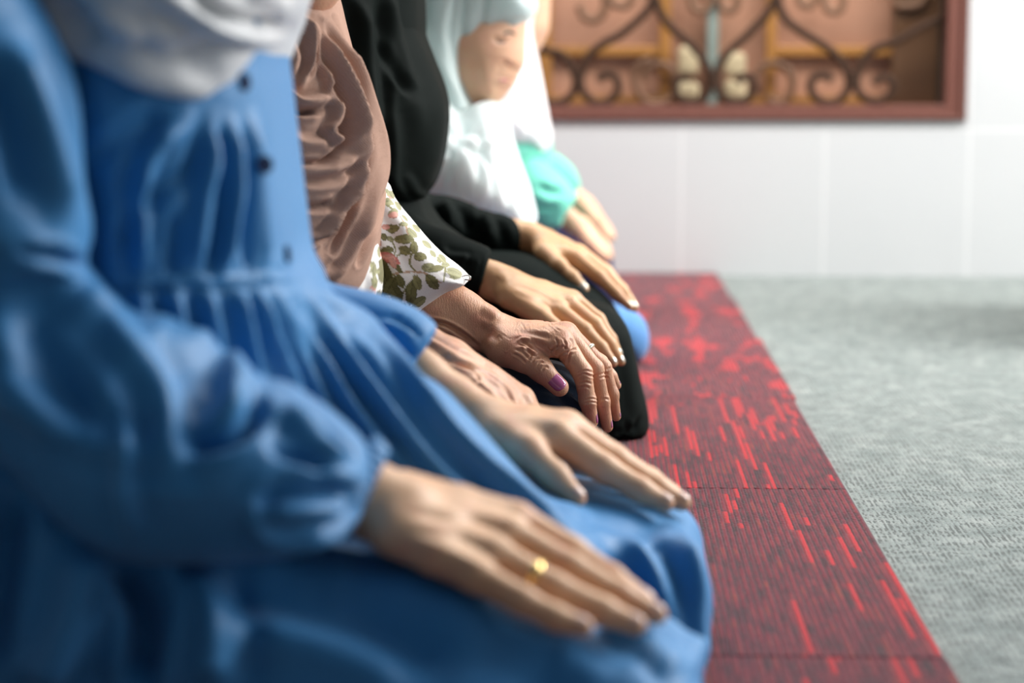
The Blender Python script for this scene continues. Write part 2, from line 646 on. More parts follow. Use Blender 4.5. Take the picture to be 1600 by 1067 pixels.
def carpet_grey():
    t = NT('grey_ribbed_carpet')
    tc = t.n('ShaderNodeTexCoord')
    sep = t.n('ShaderNodeSeparateXYZ')
    t.link(tc.outputs['Object'], sep.inputs[0])
    X, Y = sep.outputs[0], sep.outputs[1]
    wob = t.noise(t.coords((1, 1, 1)), 140, 2)
    Xw = t.math('ADD', X, t.math('MULTIPLY', t.math('SUBTRACT', wob, 0.5), 0.0012))
    xr = t.math('DIVIDE', Xw, 0.0056)
    rid = t.math('FLOOR', xr)
    fr = t.math('FRACT', xr)
    prof = t.math('SINE', t.math('MULTIPLY', fr, math.pi))
    cmb = t.n('ShaderNodeCombineXYZ')
    t.link(t.math('MULTIPLY', rid, 3.7), cmb.inputs[0])
    t.link(t.math('MULTIPLY', Y, 95.0), cmb.inputs[1])
    hole = t.noise(cmb.outputs[0], 1.0, 1)
    big = t.noise(t.coords((1, 1, 1)), 26, 3)
    tuft = t.noise(t.coords((1, 1, 1)), 500, 2)
    col = t.ramp(t.math('ADD', t.math('MULTIPLY', tuft, 0.5), t.math('MULTIPLY', big, 0.5)),
                 [(0.35, (0.11, 0.145, 0.135)), (0.5, (0.195, 0.232, 0.218)), (0.66, (0.32, 0.35, 0.33))])
    dk = t.math('MULTIPLY', t.math('GREATER_THAN', hole, 0.52), t.math('GREATER_THAN', t.math('ABSOLUTE', t.math('SUBTRACT', fr, 0.5)), 0.18))
    col = t.mix(t.math('MULTIPLY', dk, 0.85), col, (0.035, 0.05, 0.045))
    t.set(Base_Color=col, Roughness=0.95, Specular_IOR_Level=0.2, Sheen_Weight=0.4, Sheen_Roughness=0.5)
    h = t.math('ADD', t.math('MULTIPLY', prof, 0.35), t.math('MULTIPLY', tuft, 0.8))
    h = t.math('SUBTRACT', h, t.math('MULTIPLY', dk, 1.0))
    t.set(Normal=t.bump(h, 0.0028, 0.9))
    return t.m


def wall_tiles():
    t = NT('white_glazed_wall_tiles')
    tc = t.n('ShaderNodeTexCoord')
    sep = t.n('ShaderNodeSeparateXYZ')
    t.link(tc.outputs['Object'], sep.inputs[0])
    X, Z = sep.outputs[0], sep.outputs[2]
    fx = t.math('FRACT', t.math('DIVIDE', t.math('ADD', X, 10 * 0.2705 - 0.1585), 0.2705))
    fz = t.math('FRACT', t.math('DIVIDE', t.math('ADD', Z, 0.014), 0.292))
    gx = t.math('LESS_THAN', t.math('ABSOLUTE', t.math('SUBTRACT', t.math('ABSOLUTE', t.math('SUBTRACT', fx, 0.5)), 0.5)), 0.0085)
    gz = t.math('LESS_THAN', t.math('ABSOLUTE', t.math('SUBTRACT', t.math('ABSOLUTE', t.math('SUBTRACT', fz, 0.5)), 0.5)), 0.0085)
    g = t.math('MAXIMUM', gx, gz)
    c = t.mix(t.noise(t.coords(), 3.5, 3), (0.54, 0.55, 0.56), (0.60, 0.605, 0.605))
    t.set(Base_Color=t.mix(g, c, (0.68, 0.68, 0.68)), Roughness=t.math('ADD', t.math('MULTIPLY', g, 0.4), 0.3), Specular_IOR_Level=0.4)
    t.set(Normal=t.bump(t.math('SUBTRACT', 1.0, g), 0.001, 0.6))
    return t.m


def wood(name, c1, c2, rough=0.35, sc=(2, 2, 14), spec=0.5):
    t = NT(name)
    v = t.coords(sc)
    t.set(Base_Color=t.mix(t.noise(v, 6, 5, 0.6, 1.0), c1, c2), Roughness=rough, Specular_IOR_Level=spec)
    t.set(Normal=t.bump(t.noise(v, 18, 3), 0.0008, 0.4))
    return t.m


M_cred = carpet_red()
M_cgrey = carpet_grey()
for _m, _i in ((M_cred, 1.2), (M_cgrey, 1.25), (M_black, 1.14), (M_navy, 1.2), (M_navy5, 1.2), (M_knit, 1.15), (M_blue, 1.38)):
    _m.node_tree.nodes['Principled BSDF'].inputs['IOR'].default_value = _i
M_wall = wall_tiles()
M_frame = wood('maroon_painted_frame', (0.17, 0.066, 0.048), (0.13, 0.046, 0.034), 0.4, (14, 2, 2))
M_wood = wood('varnished_teak', (0.36, 0.17, 0.045), (0.28, 0.12, 0.03), 0.3)
M_wood2 = wood('varnished_teak_panel', (0.36, 0.18, 0.11), (0.42, 0.23, 0.155), 0.25)
M_shade_wood = wood('recess_shade_board', (0.13, 0.065, 0.03), (0.09, 0.04, 0.018), 0.4)  # shade of the window recess put into the board's colour
M_iron = plain('dark_wrought_iron', (0.042, 0.020, 0.011), 0.7, 0.0, 0.2)
M_iron_refl = plain('iron_reflection_tone', (0.17, 0.085, 0.045), 0.5, 0.1)  # lighter brown of the curls stands for reflection, put in as colour
M_strip = plain('weathered_green_strip', (0.22, 0.27, 0.24), 0.5)
M_cream = plain('cream_plaster', (0.50, 0.40, 0.24), 0.6)
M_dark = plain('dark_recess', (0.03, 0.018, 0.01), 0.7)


# ------------------------------------------------------------------ box helper
def boxes(name, bl, mat, parent=None, origin=None, bevel=0.0):
    """bl: list of (x0,x1,y0,y1,z0,z1) joined into one mesh"""
    V, Q = [], []
    for (x0, x1, y0, y1, z0, z1) in bl:
        n = len(V)
        V += [(x0, y0, z0), (x1, y0, z0), (x1, y1, z0), (x0, y1, z0), (x0, y0, z1), (x1, y0, z1), (x1, y1, z1), (x0, y1, z1)]
        Q += [[n + i for i in q] for q in ((0, 3, 2, 1), (4, 5, 6, 7), (0, 1, 5, 4), (1, 2, 6, 5), (2, 3, 7, 6), (3, 0, 4, 7))]
    o = mesh(name, np.array(V, float), np.array(Q), mat, parent, origin)
    o.data.polygons.foreach_set('use_smooth', np.zeros(len(Q), bool))
    if bevel:
        b = o.modifiers.new('bevel', 'BEVEL')
        b.width = bevel
        b.segments = 2
    return o


# ------------------------------------------------------------------ room
YW = 3.905
tag(boxes('floor', [(-3, 4, -1, YW + 0.02, -0.05, 0.0)], M_cgrey), kind='structure')

# low block added unseen, just right of the picture, to shade the carpet
tag(boxes('shadow_block', [(0.76, 1.25, 2.9, 3.36, 0.0, 0.33)], M_wall), kind='structure')

# window opening in the back wall, from pixels
wx1 = U(1512, 100, YW)[0]
wz0 = U(1100, 189, YW)[2]
wx0 = -0.46
wz1 = 1.55
tag(boxes('wall_back', [(-3, wx0, YW, YW + 0.12, -0.02, 2.6), (wx1, 4, YW, YW + 0.12, -0.02, 2.6),
                        (wx0, wx1, YW, YW + 0.12, -0.02, wz0), (wx0, wx1, YW, YW + 0.12, wz1, 2.6)], M_wall), kind='structure')
tag(boxes('wall_left', [(-3.1, -3, -1, YW + 0.1, -0.02, 2.6)], M_wall), kind='structure')

fw = 0.030
fr = 0.039
tag(boxes('window_1', [(wx0, wx0 + fw, YW - 0.004, YW + 0.07, wz0, wz1), (wx1 - fr, wx1, YW - 0.004, YW + 0.07, wz0, wz1),
                       (wx0 + fw, wx1 - fr, YW - 0.004, YW + 0.07, wz0, wz0 + fw), (wx0 + fw, wx1 - fr, YW - 0.004, YW + 0.07, wz1 - fw, wz1)],
          M_frame, bevel=0.002), kind='structure')
boxes('frame_bead', [(wx0 + .006, wx1 - .006, YW - 0.010, YW - 0.004, wz0 + .004, wz0 + .011), (wx1 - .012, wx1 - .004, YW - 0.010, YW - 0.004, wz0 + .004, wz1)], M_frame, bpy.data.objects['window_1'], bevel=0.002)
win = bpy.data.objects['window_1']
# shutter leaves behind the grille
px = lambda x, y=100, Y=YW + 0.09: U(x, y, Y)[0]
pz = lambda y, Y=YW + 0.09: U(1100, y, Y)[2]
YS = YW + 0.085
sh = []
boxes('shutter_panel', [(wx0, wx1, YS + 0.02, YS + 0.03, wz0, wz1)], M_wood2, win)
rails = [(wx0, px(1030), YS, YS + 0.02, pz(88), pz(72)), (px(1200), px(1480), YS, YS + 0.02, pz(88), pz(72)),
         (wx0, px(1480), YS, YS + 0.02, pz(190), pz(150)),
         (px(1030), px(1048), YS - 0.005, YS + 0.02, pz(190), wz1), (px(1196), px(1212), YS - 0.005, YS + 0.02, pz(190), wz1),
         (wx0, px(862), YS, YS + 0.02, pz(190), wz1)]
boxes('shutter_frame', rails, M_wood, win, bevel=0.003)
boxes('center_strip', [(px(1105, 100, YS), px(1121, 100, YS), YS - 0.015, YS + 0.02, pz(185), wz1)], M_strip, win)
boxes('side_board', [(px(1392), px(1490), YS - 0.012, YS + 0.02, pz(190), wz1)], M_shade_wood, win, bevel=0.004)
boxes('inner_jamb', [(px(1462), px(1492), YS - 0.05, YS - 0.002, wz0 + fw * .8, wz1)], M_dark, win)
for (a, b, c, d) in ((1058, 1090, 72, 118), (1058, 1092, 128, 156), (1131, 1164, 82, 120), (1131, 1166, 124, 156)):
    boxes('plaster_ornament', [(px(a), px(b), YS - 0.03, YS, pz(d), pz(c))], M_cream, win, bevel=0.01)


# wrought iron scrolls
def tube(name, paths, r, mat, parent=None, flat=1.0):
    V, Q = [], []
    for P in paths:
        P = np.array(P, float)
        n = len(P)
        T = np.gradient(P, axis=0)
        T /= np.linalg.norm(T, axis=1)[:, None] + 1e-9
        yax = np.array([0, 1.0, 0])
        base = len(V)
        for i in range(n):
            s = np.cross(T[i], yax)
            s /= np.linalg.norm(s) + 1e-9
            for k in range(8):
                a = 2 * math.pi * k / 8
                V.append(P[i] + s * math.cos(a) * r + yax * math.sin(a) * r * flat)
        for i in range(n - 1):
            for k in range(8):
                a, b = base + i * 8 + k, base + i * 8 + (k + 1) % 8
                Q.append([a, b, b + 8, a + 8])
    return mesh(name, np.array(V), np.array(Q), mat, parent)


YG = YW + 0.02


def pxpath(pts, Y=YG, n=6):
    return [U(p[0], p[1], Y) for p in catmull(pts, False, n)]


grille = bpy.data.objects.new('window_grille', None)
COL.objects.link(grille)
grille.location = (float(U(1160, 160, YG)[0]), YG, float(wz0 + fw))
tag(grille, 'dark wrought iron scroll grille fitted inside the maroon window frame', 'window grille')


def curl(cx, cy, r, start, turns, sgn, Y=YG):
    """spiral ending in its eye at (cx, cy)"""
    out = []
    n = int(20 * turns)
    for i in range(n + 1):
        t = i / n
        a = start + sgn * t * turns * 2 * math.pi
        rr = r * (1 - 0.82 * t)
        out.append((cx + rr * math.cos(a), cy + rr * math.sin(a) * 0.95))
    return out


S_ = []
# C-scrolls meeting at x=902, 1113, 1335 with long arms crossing between
S_.append(([(1022, -60), (1024, -20), (1016, 10), (1000, 28), (972, 52), (940, 70), (918, 90), (908, 118), (910, 142), (926, 158), (944, 160), (962, 148), (966, 130), (956, 117), (942, 118), (936, 128)]))
S_.append(([(845, -60), (842, 20), (842, 60), (850, 78), (874, 84), (892, 102), (900, 128), (892, 150), (872, 160), (852, 158), (842, 148)]))
S_.append(([(1022, -60), (1024, -10), (1032, 20), (1050, 45), (1075, 66), (1095, 88), (1108, 112), (1108, 138), (1098, 154), (1078, 160), (1060, 152), (1054, 136), (1062, 122), (1078, 122)]))
S_.append(([(1214, -60), (1212, -10), (1200, 20), (1180, 42), (1160, 62), (1140, 80), (1125, 100), (1120, 128), (1128, 150), (1148, 160), (1168, 154), (1178, 138), (1174, 122), (1160, 120), (1152, 130)]))
S_.append(([(1214, -60), (1216, 0), (1226, 28), (1250, 48), (1285, 70), (1306, 86), (1322, 108), (1326, 134), (1314, 154), (1294, 160), (1274, 152), (1266, 134), (1274, 120), (1290, 118), (1300, 126)]))
S_.append(([(1478, -60), (1476, 0), (1470, 28), (1440, 42), (1400, 64), (1366, 76), (1348, 96), (1338, 124), (1344, 148), (1366, 158), (1388, 152), (1396, 134), (1388, 122), (1374, 122), (1366, 132)]))
for P in S_:
    tube('scroll_bar', [pxpath(P)], 0.0080, M_iron, grille, 0.6)
for P in ([(1006, 128), (1012, 108), (1030, 100), (1048, 108), (1056, 130), (1048, 152), (1028, 162), (1008, 158), (996, 140), (990, 120), (1000, 100), (1020, 92)],
          [(1180, 116), (1196, 102), (1216, 100), (1234, 112), (1238, 134), (1228, 156), (1210, 160), (1200, 150)],
          [(905, 8), (912, 26), (926, 32), (942, 22), (946, 4), (940, -20)], [(958, -30), (952, -2), (966, 10), (984, 6), (986, -20)],
          [(1078, -20), (1082, 10), (1094, 18), (1108, 8), (1108, -20)], [(1122, -20), (1126, 8), (1140, 18), (1152, 6), (1150, -20)],
          [(1245, -20), (1252, 6), (1268, 8), (1276, -8), (1280, -30)], [(1285, -15), (1292, 14), (1310, 18), (1318, 0), (1315, -25)],
          [(1400, -20), (1400, 6), (1420, 10), (1440, 4), (1450, -16)]):
    tube('scroll_curl', [pxpath(P, YG + 0.045)], 0.0075, M_iron_refl, grille, 0.5)
for cx in (902, 1114, 1332):
    tube('collar', [pxpath([(cx, 112), (cx, 138)])], 0.0105, M_iron, grille, 0.8)

# red carpet tiles: seams across the strip
Ys = [0.805, 1.342, 1.893, 2.424, 2.955, 3.486, YW - 0.003]


desc = ['nearest the camera, cut by the bottom of the picture', 'beside the knee of the blue dress', 'just in front of the black skirt, with thin red streaks',
        'with broad red blotches, beside the bright blue knee', 'with red veins, next to last before the white wall', 'touching the white tiled wall']
for i in range(len(Ys) - 1):
    y0, y1 = Ys[i] + 0.0006, Ys[i + 1] - 0.0006
    dx = [0.001, 0.0, 0.0, 0.003, -0.002, -0.006][i]
    w = 0.9
    o = boxes('carpet_tile', [(-0.68 - dx, 0.2345 + dx, y0, y1, 0, 0.006)], M_cred, None, (0, y0, 0.0), bevel=0.0015)
    o['amount'] = [0.6, 0.35, 0.55, 1.1, 0.85, 0.85][i]
    tag(o, 'dark red ribbed carpet tile ' + desc[i], 'carpet tile', 'red carpet tiles of the long runner')


# ------------------------------------------------------------------ hands
def hand_field(h):
    """h: wrist chain, finger chains and thumb chain, all (x, y, Y, r_px)"""
    fing = [chain(c, 0.004) for c in h['fingers']]
    meta = []
    for c, w in zip(h['fingers'], h['carpals']):
        a = c[0]
        meta.append(chain([w, (w[0] * .5 + a[0] * .5, w[1] * .5 + a[1] * .5, w[2] * .5 + a[2] * .5, (w[3] + a[3]) * .5), a], 0.004))
    arm = chain(h['arm'], 0.012, h.get('armys', 1.0))
    thumb = chain(h['thumb'], 0.006) if 'thumb' in h else None
    extra = [chain(c, 0.004) for c in h.get('extra', [])]

    def f(P):
        palm = arm(P)
        for m in meta:
            palm = smin(palm, m(P), 0.014)
        for e in extra:
            palm = smin(palm, e(P), 0.010)
        res = palm
        if thumb is not None:
            res = smin(palm, thumb(P), 0.012)
        for g in fing:
            fg = g(P)
            res = smin(res, fg, 0.0035)
        return res
    return f


def bones(h):
    for c in h['fingers'] + ([h['thumb']] if 'thumb' in h else []):
        P = [U(*p[:3]) for p in c]
        print('   bones mm', [round(float(np.linalg.norm(P[i + 1] - P[i])) * 1000) for i in range(len(P) - 1)], 'r', [round(p[3] * ppm(p[2]) * 1000, 1) for p in c])


def box_of(h, pad=0.03):
    P = []
    for c in h['fingers'] + [h['arm']] + ([h['thumb']] if 'thumb' in h else []):
        P += [U(*p[:3]) for p in c]
    P = np.array(P)
    return P.min(0) - pad, P.max(0) + pad


def nail(parent, base, tip, dors, Wd, L, mat, r, lift=0.0):
    """a curved nail plate on the back of a fingertip"""
    base, tip, dors = (np.array(v, float) for v in (base, tip, dors))
    t = tip - base
    t /= np.linalg.norm(t)
    n = dors - t * (dors @ t)
    n /= np.linalg.norm(n)
    s = np.cross(t, n)
    c = tip + t * r * 0.1
    V, Q = [], []
    nu, nv = 9, 9
    for layer in (0, 1):
        for i in range(nu):
            u = i / (nu - 1) * 2 - 1
            for j in range(nv):
                v = j / (nv - 1) * 2 - 1
                # rounded outline
                ww = Wd / 2 * (1 - 0.22 * max(0, -v) ** 3 - 0.30 * max(0, v) ** 4)
                ax = u * ww
                ang = ax / (r * 1.06)
                rr = r * 1.06 + lift - (0.0009 if layer == 0 else 0.0)
                al = v * L / 2 * (1 - 0.18 * u * u)
                drop = 0.0011 * max(0, v) ** 2
                V.append(c + t * (al - L * 0.30) + s * math.sin(ang) * rr + n * (math.cos(ang) * rr - drop))
    m = nu * nv
    for i in range(nu - 1):
        for j in range(nv - 1):
            a = i * nv + j
            Q.append([m + a, m + a + 1, m + a + nv + 1, m + a + nv])
            Q.append([a, a + nv, a + nv + 1, a + 1])
    edge = [i for i in range(nv)] + [i * nv + nv - 1 for i in range(1, nu)] + [(nu - 1) * nv + j for j in range(nv - 2, -1, -1)] + [i * nv for i in range(nu - 2, 0, -1)]
    for k in range(len(edge)):
        a, b = edge[k], edge[(k + 1) % len(edge)]
        Q.append([a, b, m + b, m + a])
    return mesh('nail', np.array(V), np.array(Q), mat, parent)


def finger_nails(parent, h, which, mat, label=None, dors=None):
    for k in which:
        c = h['thumb'] if k == 't' else h['fingers'][k]
        a, b = U(*c[-2][:3]), U(*c[-1][:3])
        r = c[-1][3] * ppm(c[-1][2])
        dv = (dors or h['dors'])[k] if isinstance(dors or h['dors'], dict) else h['dors']
        o = nail(parent, a, b, dv, r * 1.75, r * 2.0, mat, r)
        if label: o['label'] = label


def ring_on(parent, a, b, t, r, tube_r, mat, label, gem=0.0, dors=(0, 0, 1), name='ring'):
    a, b = np.array(a), np.array(b)
    c = a + (b - a) * t
    ax = (b - a) / np.linalg.norm(b - a)
    d = np.array(dors, float)
    d -= ax * (d @ ax)
    d /= np.linalg.norm(d)
    s = np.cross(ax, d)
    V, Q = [], []
    n, m = 40, 8
    for i in range(n):
        th = 2 * math.pi * i / n
        out = d * math.cos(th) + s * math.sin(th)
        k = 1 + gem * max(0, math.cos(th)) ** 10
        for j in range(m):
            ph = 2 * math.pi * j / m
            V.append(c + out * (r + tube_r * k * math.cos(ph)) + ax * tube_r * 1.5 * k * math.sin(ph))
    for i in range(n):
        for j in range(m):
            Q.append([i * m + j, i * m + (j + 1) % m, ((i + 1) % n) * m + (j + 1) % m, ((i + 1) % n) * m + j])
    o = mesh(name, np.array(V), np.array(Q), mat, parent)
    o['label'] = label
    return o


def person(pos, mat, fields, label):
    """one continuous body mesh as the top-level object; its surface is grown by finish() once the clothes exist"""
    o = bpy.data.objects.new('person', bpy.data.meshes.new('person'))
    COL.objects.link(o)
    o.location = pos
    o.data.materials.append(mat)
    tag(o, label, 'person', 'people kneeling in a row')
    PEND[o.name] = fields
    CLOTH.clear()
    return o


PEND = {}


def finish(o):
    Vs, Qs, n = [], [], 0
    for (f, lo, hi, h, sm, strokes) in PEND[o.name]:
        V, Q = surface(f, lo, hi, h)
        V = smooth_mesh(V, Q, sm)
        V = sculpt(V, Q, strokes)
        Vs.append(V)
        Qs.append(Q + n)
        n += len(V)
    V = np.concatenate(Vs) - np.array(o.location)
    Q = np.concatenate(Qs)
    me = o.data
    me.vertices.add(len(V))
    me.vertices.foreach_set('co', V.astype(np.float32).ravel())
    me.loops.add(Q.size)
    me.loops.foreach_set('vertex_index', Q.astype(np.int32).ravel())
    me.polygons.add(len(Q))
    me.polygons.foreach_set('loop_start', np.arange(len(Q), dtype=np.int32) * 4)
    me.polygons.foreach_set('use_smooth', np.ones(len(Q), bool))
    me.update(calc_edges=True)
    me.validate()
    print(o.name, len(V))
# ------------------------------------------------------------------ people
CLOTH = []


def cut(f, c, d):
    """end a sleeve with a clean opening at c, facing along d"""
    d = np.array(d, float)
    d /= np.linalg.norm(d)

    def g(P):
        return -smin(-f(P), -((P - c) @ d), 0.003)
    return g


def body_core(pts, head=None):
    """trunk, arms and legs under the clothes (kept a little inside them), with the head on its neck"""
    core = field([(chain(c, 0.03, px=False), 0.03) for c in pts])
    P = np.array([p[:3] for c in pts for p in c])

    def f(Q):
        g = CLOTH[0](Q)
        for c in CLOTH[1:]:
            g = np.minimum(g, c(Q))
        r = np.maximum(core(Q), g + 0.016)
        return smin(r, head(Q), 0.01) if head is not None else r
    lo, hi = P.min(0) - 0.16, P.max(0) + 0.2
    lo[2] = 0.012
    return f, lo, hi


def trunk(x, Y, hip=0.14, sh=0.44, w=0.11, s=1.0, kx=0.30):
    """kneeling body facing +X: x = X of the belly axis"""
    r = 0.062 * s
    out = [[(x - .10 * s, Y, hip, r), (x - .06 * s, Y, (hip + sh) / 2, r), (x - .02 * s, Y, sh, r), (x + .02 * s, Y, sh + .09 * s, .04 * s)],
           [(x - .02 * s, Y - w, sh - .03, .035 * s), (x - .02 * s, Y + w, sh - .03, .035 * s)]]
    for sg in (-1, 1):
        out.append([(x - .10 * s, Y + sg * .06 * s, hip, .055 * s), (x + kx, Y + sg * .09 * s, .075, .035 * s)])
        out.append([(x + kx, Y + sg * .09 * s, .07, .033 * s), (x - .12 * s, Y + sg * .08 * s, .05, .03 * s)])
    return out


HP = [(820, 8), (816, 30), (812, 48), (806, 58), (805, 68), (808, 82), (812, 94), (810, 101), (800, 105), (799, 112), (801, 118), (795, 123),
      (798, 129), (793, 135), (788, 140), (786, 148), (778, 156), (766, 158), (754, 152), (742, 142), (728, 120), (690, 90), (655, 40), (655, -30),
      (700, -90), (770, -95), (812, -50)]


def head(cx, cy, Y, s):
    """profile head facing +X; the chin lies at pixel (cx, cy)"""
    k = s * 2.75 / Y
    P = [(cx + (p[0] - 766) * k, cy + (p[1] - 158) * k) for p in HP]
    m = 2.75 / F * s
    f1 = slab(P, Y, 0.062 * s, 0.052 * s, 3)
    c = U(cx - 36 * k, cy - 95 * k, Y)
    f2 = ell(c, (0.078 * s, 0.066 * s, 0.088 * s))
    return field([(f1, 0), (f2, 0.02)])


def L(*a):
    return np.array(a, float)


# ======== woman in the blue dress ========
Y1 = 1.25
H1 = dict(
    arm=[(330, 740, 1.13, 42), (470, 745, 1.125, 46), (560, 775, 1.12, 58), (625, 800, 1.12, 60)],
    armys=1.0,
    carpals=[(630, 768, 1.150, 36), (625, 790, 1.132, 37), (622, 812, 1.115, 37), (615, 834, 1.098, 36)],
    fingers=[[(806, 812, 1.150, 29), (892, 862, 1.148, 25), (955, 905, 1.143, 23), (1008, 940, 1.140, 18)],
             [(794, 836, 1.128, 30), (890, 888, 1.124, 26), (968, 932, 1.120, 24), (1026, 960, 1.118, 18)],
             [(772, 868, 1.104, 30), (866, 920, 1.098, 26), (940, 955, 1.096, 24), (994, 977, 1.095, 18)],
             [(742, 898, 1.083, 28), (815, 938, 1.076, 23), (868, 965, 1.074, 21), (912, 979, 1.073, 17)]],
    thumb=[(640, 800, 1.16, 38), (720, 830, 1.19, 32), (790, 870, 1.205, 27), (840, 900, 1.21, 22)],
    dors=(0.25, -0.45, 0.85))
H2 = dict(
    arm=[(610, 535, 1.41, 34), (660, 590, 1.40, 36), (710, 630, 1.395, 37), (755, 658, 1.39, 38)],
    carpals=[(765, 668, 1.375, 30), (770, 662, 1.39, 30), (774, 658, 1.405, 29), (778, 656, 1.42, 28)],
    fingers=[[(868, 682, 1.365, 29), (942, 731, 1.362, 23), (1000, 765, 1.36, 20), (1040, 786, 1.36, 15)],
             [(880, 672, 1.388, 29), (962, 722, 1.386, 23), (1026, 762, 1.385, 20), (1066, 785, 1.385, 15)],
             [(885, 668, 1.41, 28), (960, 716, 1.41, 22), (1015, 750, 1.41, 19), (1052, 772, 1.41, 15)],
             [(880, 668, 1.43, 25), (940, 710, 1.43, 20), (980, 740, 1.43, 18), (1010, 758, 1.43, 14)]],
    thumb=[(780, 680, 1.36, 30), (824, 705, 1.345, 27), (868, 746, 1.335, 22), (900, 778, 1.33, 17)],
    dors=(0.35, -0.15, 0.9))
print('H1'); bones(H1)
print('H2'); bones(H2)

x1 = U(250, 400, Y1)[0]
core = trunk(x1, Y1, sh=0.43)
core.append([tuple(U(250, 60, 1.10)) + (.035,), tuple(U(120, 640, 1.07)) + (.035,), tuple(U(330, 740, 1.13)) + (.028,)])
core.append([tuple(U(280, 60, 1.39)) + (.03,), tuple(U(330, 400, 1.40)) + (.03,), tuple(U(600, 525, 1.41)) + (.016,)])
hd1 = head(440, -60, Y1, 1.25)
bf, blo, bhi = body_core(core, head=hd1)
lo1, hi1 = box_of(H1)
lo2, hi2 = box_of(H2)
hs1 = [([(640, 790), (720, 800), (800, 815)], 8, 0.9), ([(640, 815), (720, 830), (780, 850)], 8, 0.9), ([(640, 840), (710, 865), (755, 888)], 8, 0.9),
       ([(872, 935), (850, 925), (862, 905)], 5, -0.4)]
P1 = person((float(x1 - .05), Y1, 0.0), M_skin1, [(bf, blo, bhi, 0.008, 2, None), (hand_field(H1), lo1, hi1, 0.0016, 3, hs1), (hand_field(H2), lo2, hi2, 0.0018, 3, None)],
            'person in a blue buttoned dress and pale grey headscarf, kneeling, hands on thighs')
finger_nails(P1, H1, [0, 1, 2, 3], M_nail)
finger_nails(P1, H2, [0, 1, 't'], M_nail)
a, b = U(772, 868, 1.104), U(866, 920, 1.098)
ring_on(P1, a, b, 0.66, 0.0098, 0.0011, M_gold, 'gold ring with an oval face on the ring finger', 1.1, (0.1, -0.75, 0.65))

# dress: bodice and skirt in one surface
bod = slab([(60, -200), (430, -200), (428, 60), (434, 130), (443, 210), (455, 310), (467, 400), (478, 440), (470, 520), (420, 600), (100, 600), (85, 300), (60, 100)], Y1, 0.165, 0.11)
ridge = slab([(300, 440), (400, 438), (478, 436), (516, 470), (566, 520), (630, 566), (684, 604), (728, 650), (790, 718), (860, 786), (905, 812), (940, 870), (900, 960), (500, 940), (250, 700)], 1.265, 0.062, 0.05)
thL = slab([(300, 500), (600, 610), (740, 704), (860, 755), (930, 775), (1000, 795), (1052, 808), (1088, 832), (1110, 880), (1112, 960), (1104, 1060), (1100, 1180), (1060, 1230), (300, 1230)], 1.375, 0.10, 0.05)
thR = slab([(-140, 700), (100, 740), (300, 800), (500, 850), (700, 920), (860, 985), (1000, 985), (1045, 1005), (1080, 1040), (1100, 1090), (1098, 1200), (1060, 1330), (-140, 1330)], 1.13, 0.105, 0.07)
hip = ell(U(80, 800, Y1) + L(0, 0, 0.02), (0.17, 0.24, 0.16))
dress_strokes = []
# gathers falling from the waist seam to the lap
def fan(A, B, n, w, a, jit=6, seed=3):
    R = random.Random(seed)
    out = []
    for i in range(n):
        t = i / (n - 1)
        p = [A[0] + (A[2] - A[0]) * t, A[1] + (A[3] - A[1]) * t]
        q = [B[0] + (B[2] - B[0]) * t, B[1] + (B[3] - B[1]) * t]
        m = [(p[0] + q[0]) / 2 + R.uniform(-jit, jit), (p[1] + q[1]) / 2 + R.uniform(-jit, jit)]
        out.append(([tuple(p), tuple(m), tuple(q)], w * R.uniform(.8, 1.25), a * R.uniform(.7, 1.25)))
    return out
dress_strokes += [([(470, 445), (540, 500), (620, 590), (720, 710), (840, 810), (930, 870)], 16, 9),
                  ([(455, 450), (510, 520), (590, 620), (690, 740), (800, 830)], 12, 8),
                  ([(440, 450), (480, 530), (550, 640), (640, 740)], 11, 7),
                  ([(425, 450), (455, 530), (510, 640), (580, 730)], 10, 6),
                  ([(400, 450), (430, 540), (470, 640)], 9, 6),
                  ([(370, 450), (385, 520), (400, 600)], 10, 5),
                  ([(320, 450), (335, 530), (345, 600)], 12, 5),
                  ([(270, 450), (285, 540), (300, 600)], 12, 5),
                  ([(500, 470), (580, 545), (660, 650), (760, 760), (860, 830)], 8, -6),
                  ([(215, 450), (225, 500), (240, 560)], 12, 4)]
# bodice: vertical soft folds
dress_strokes += [([(330, 170), (300, 260), (215, 330), (200, 420)], 14, -4), ([(330, 180), (320, 280), (300, 430)], 12, 5), ([(290, 190), (230, 250), (218, 340), (220, 430)], 13, 6),
                  ([(365, 190), (365, 300), (350, 430)], 9, 5), ([(345, 200), (345, 320), (328, 430)], 7, -5), ([(395, 180), (405, 300), (415, 430)], 9, 4),
                  ([(275, 330), (265, 430)], 9, -4), ([(380, 260), (388, 430)], 6, -4), ([(140, 250), (260, 170)], 16, -4),
                  ([(150, 441), (300, 439), (400, 436), (470, 432)], 5, 3.0), ([(150, 452), (300, 450), (400, 447), (475, 443)], 4, -2.5)]
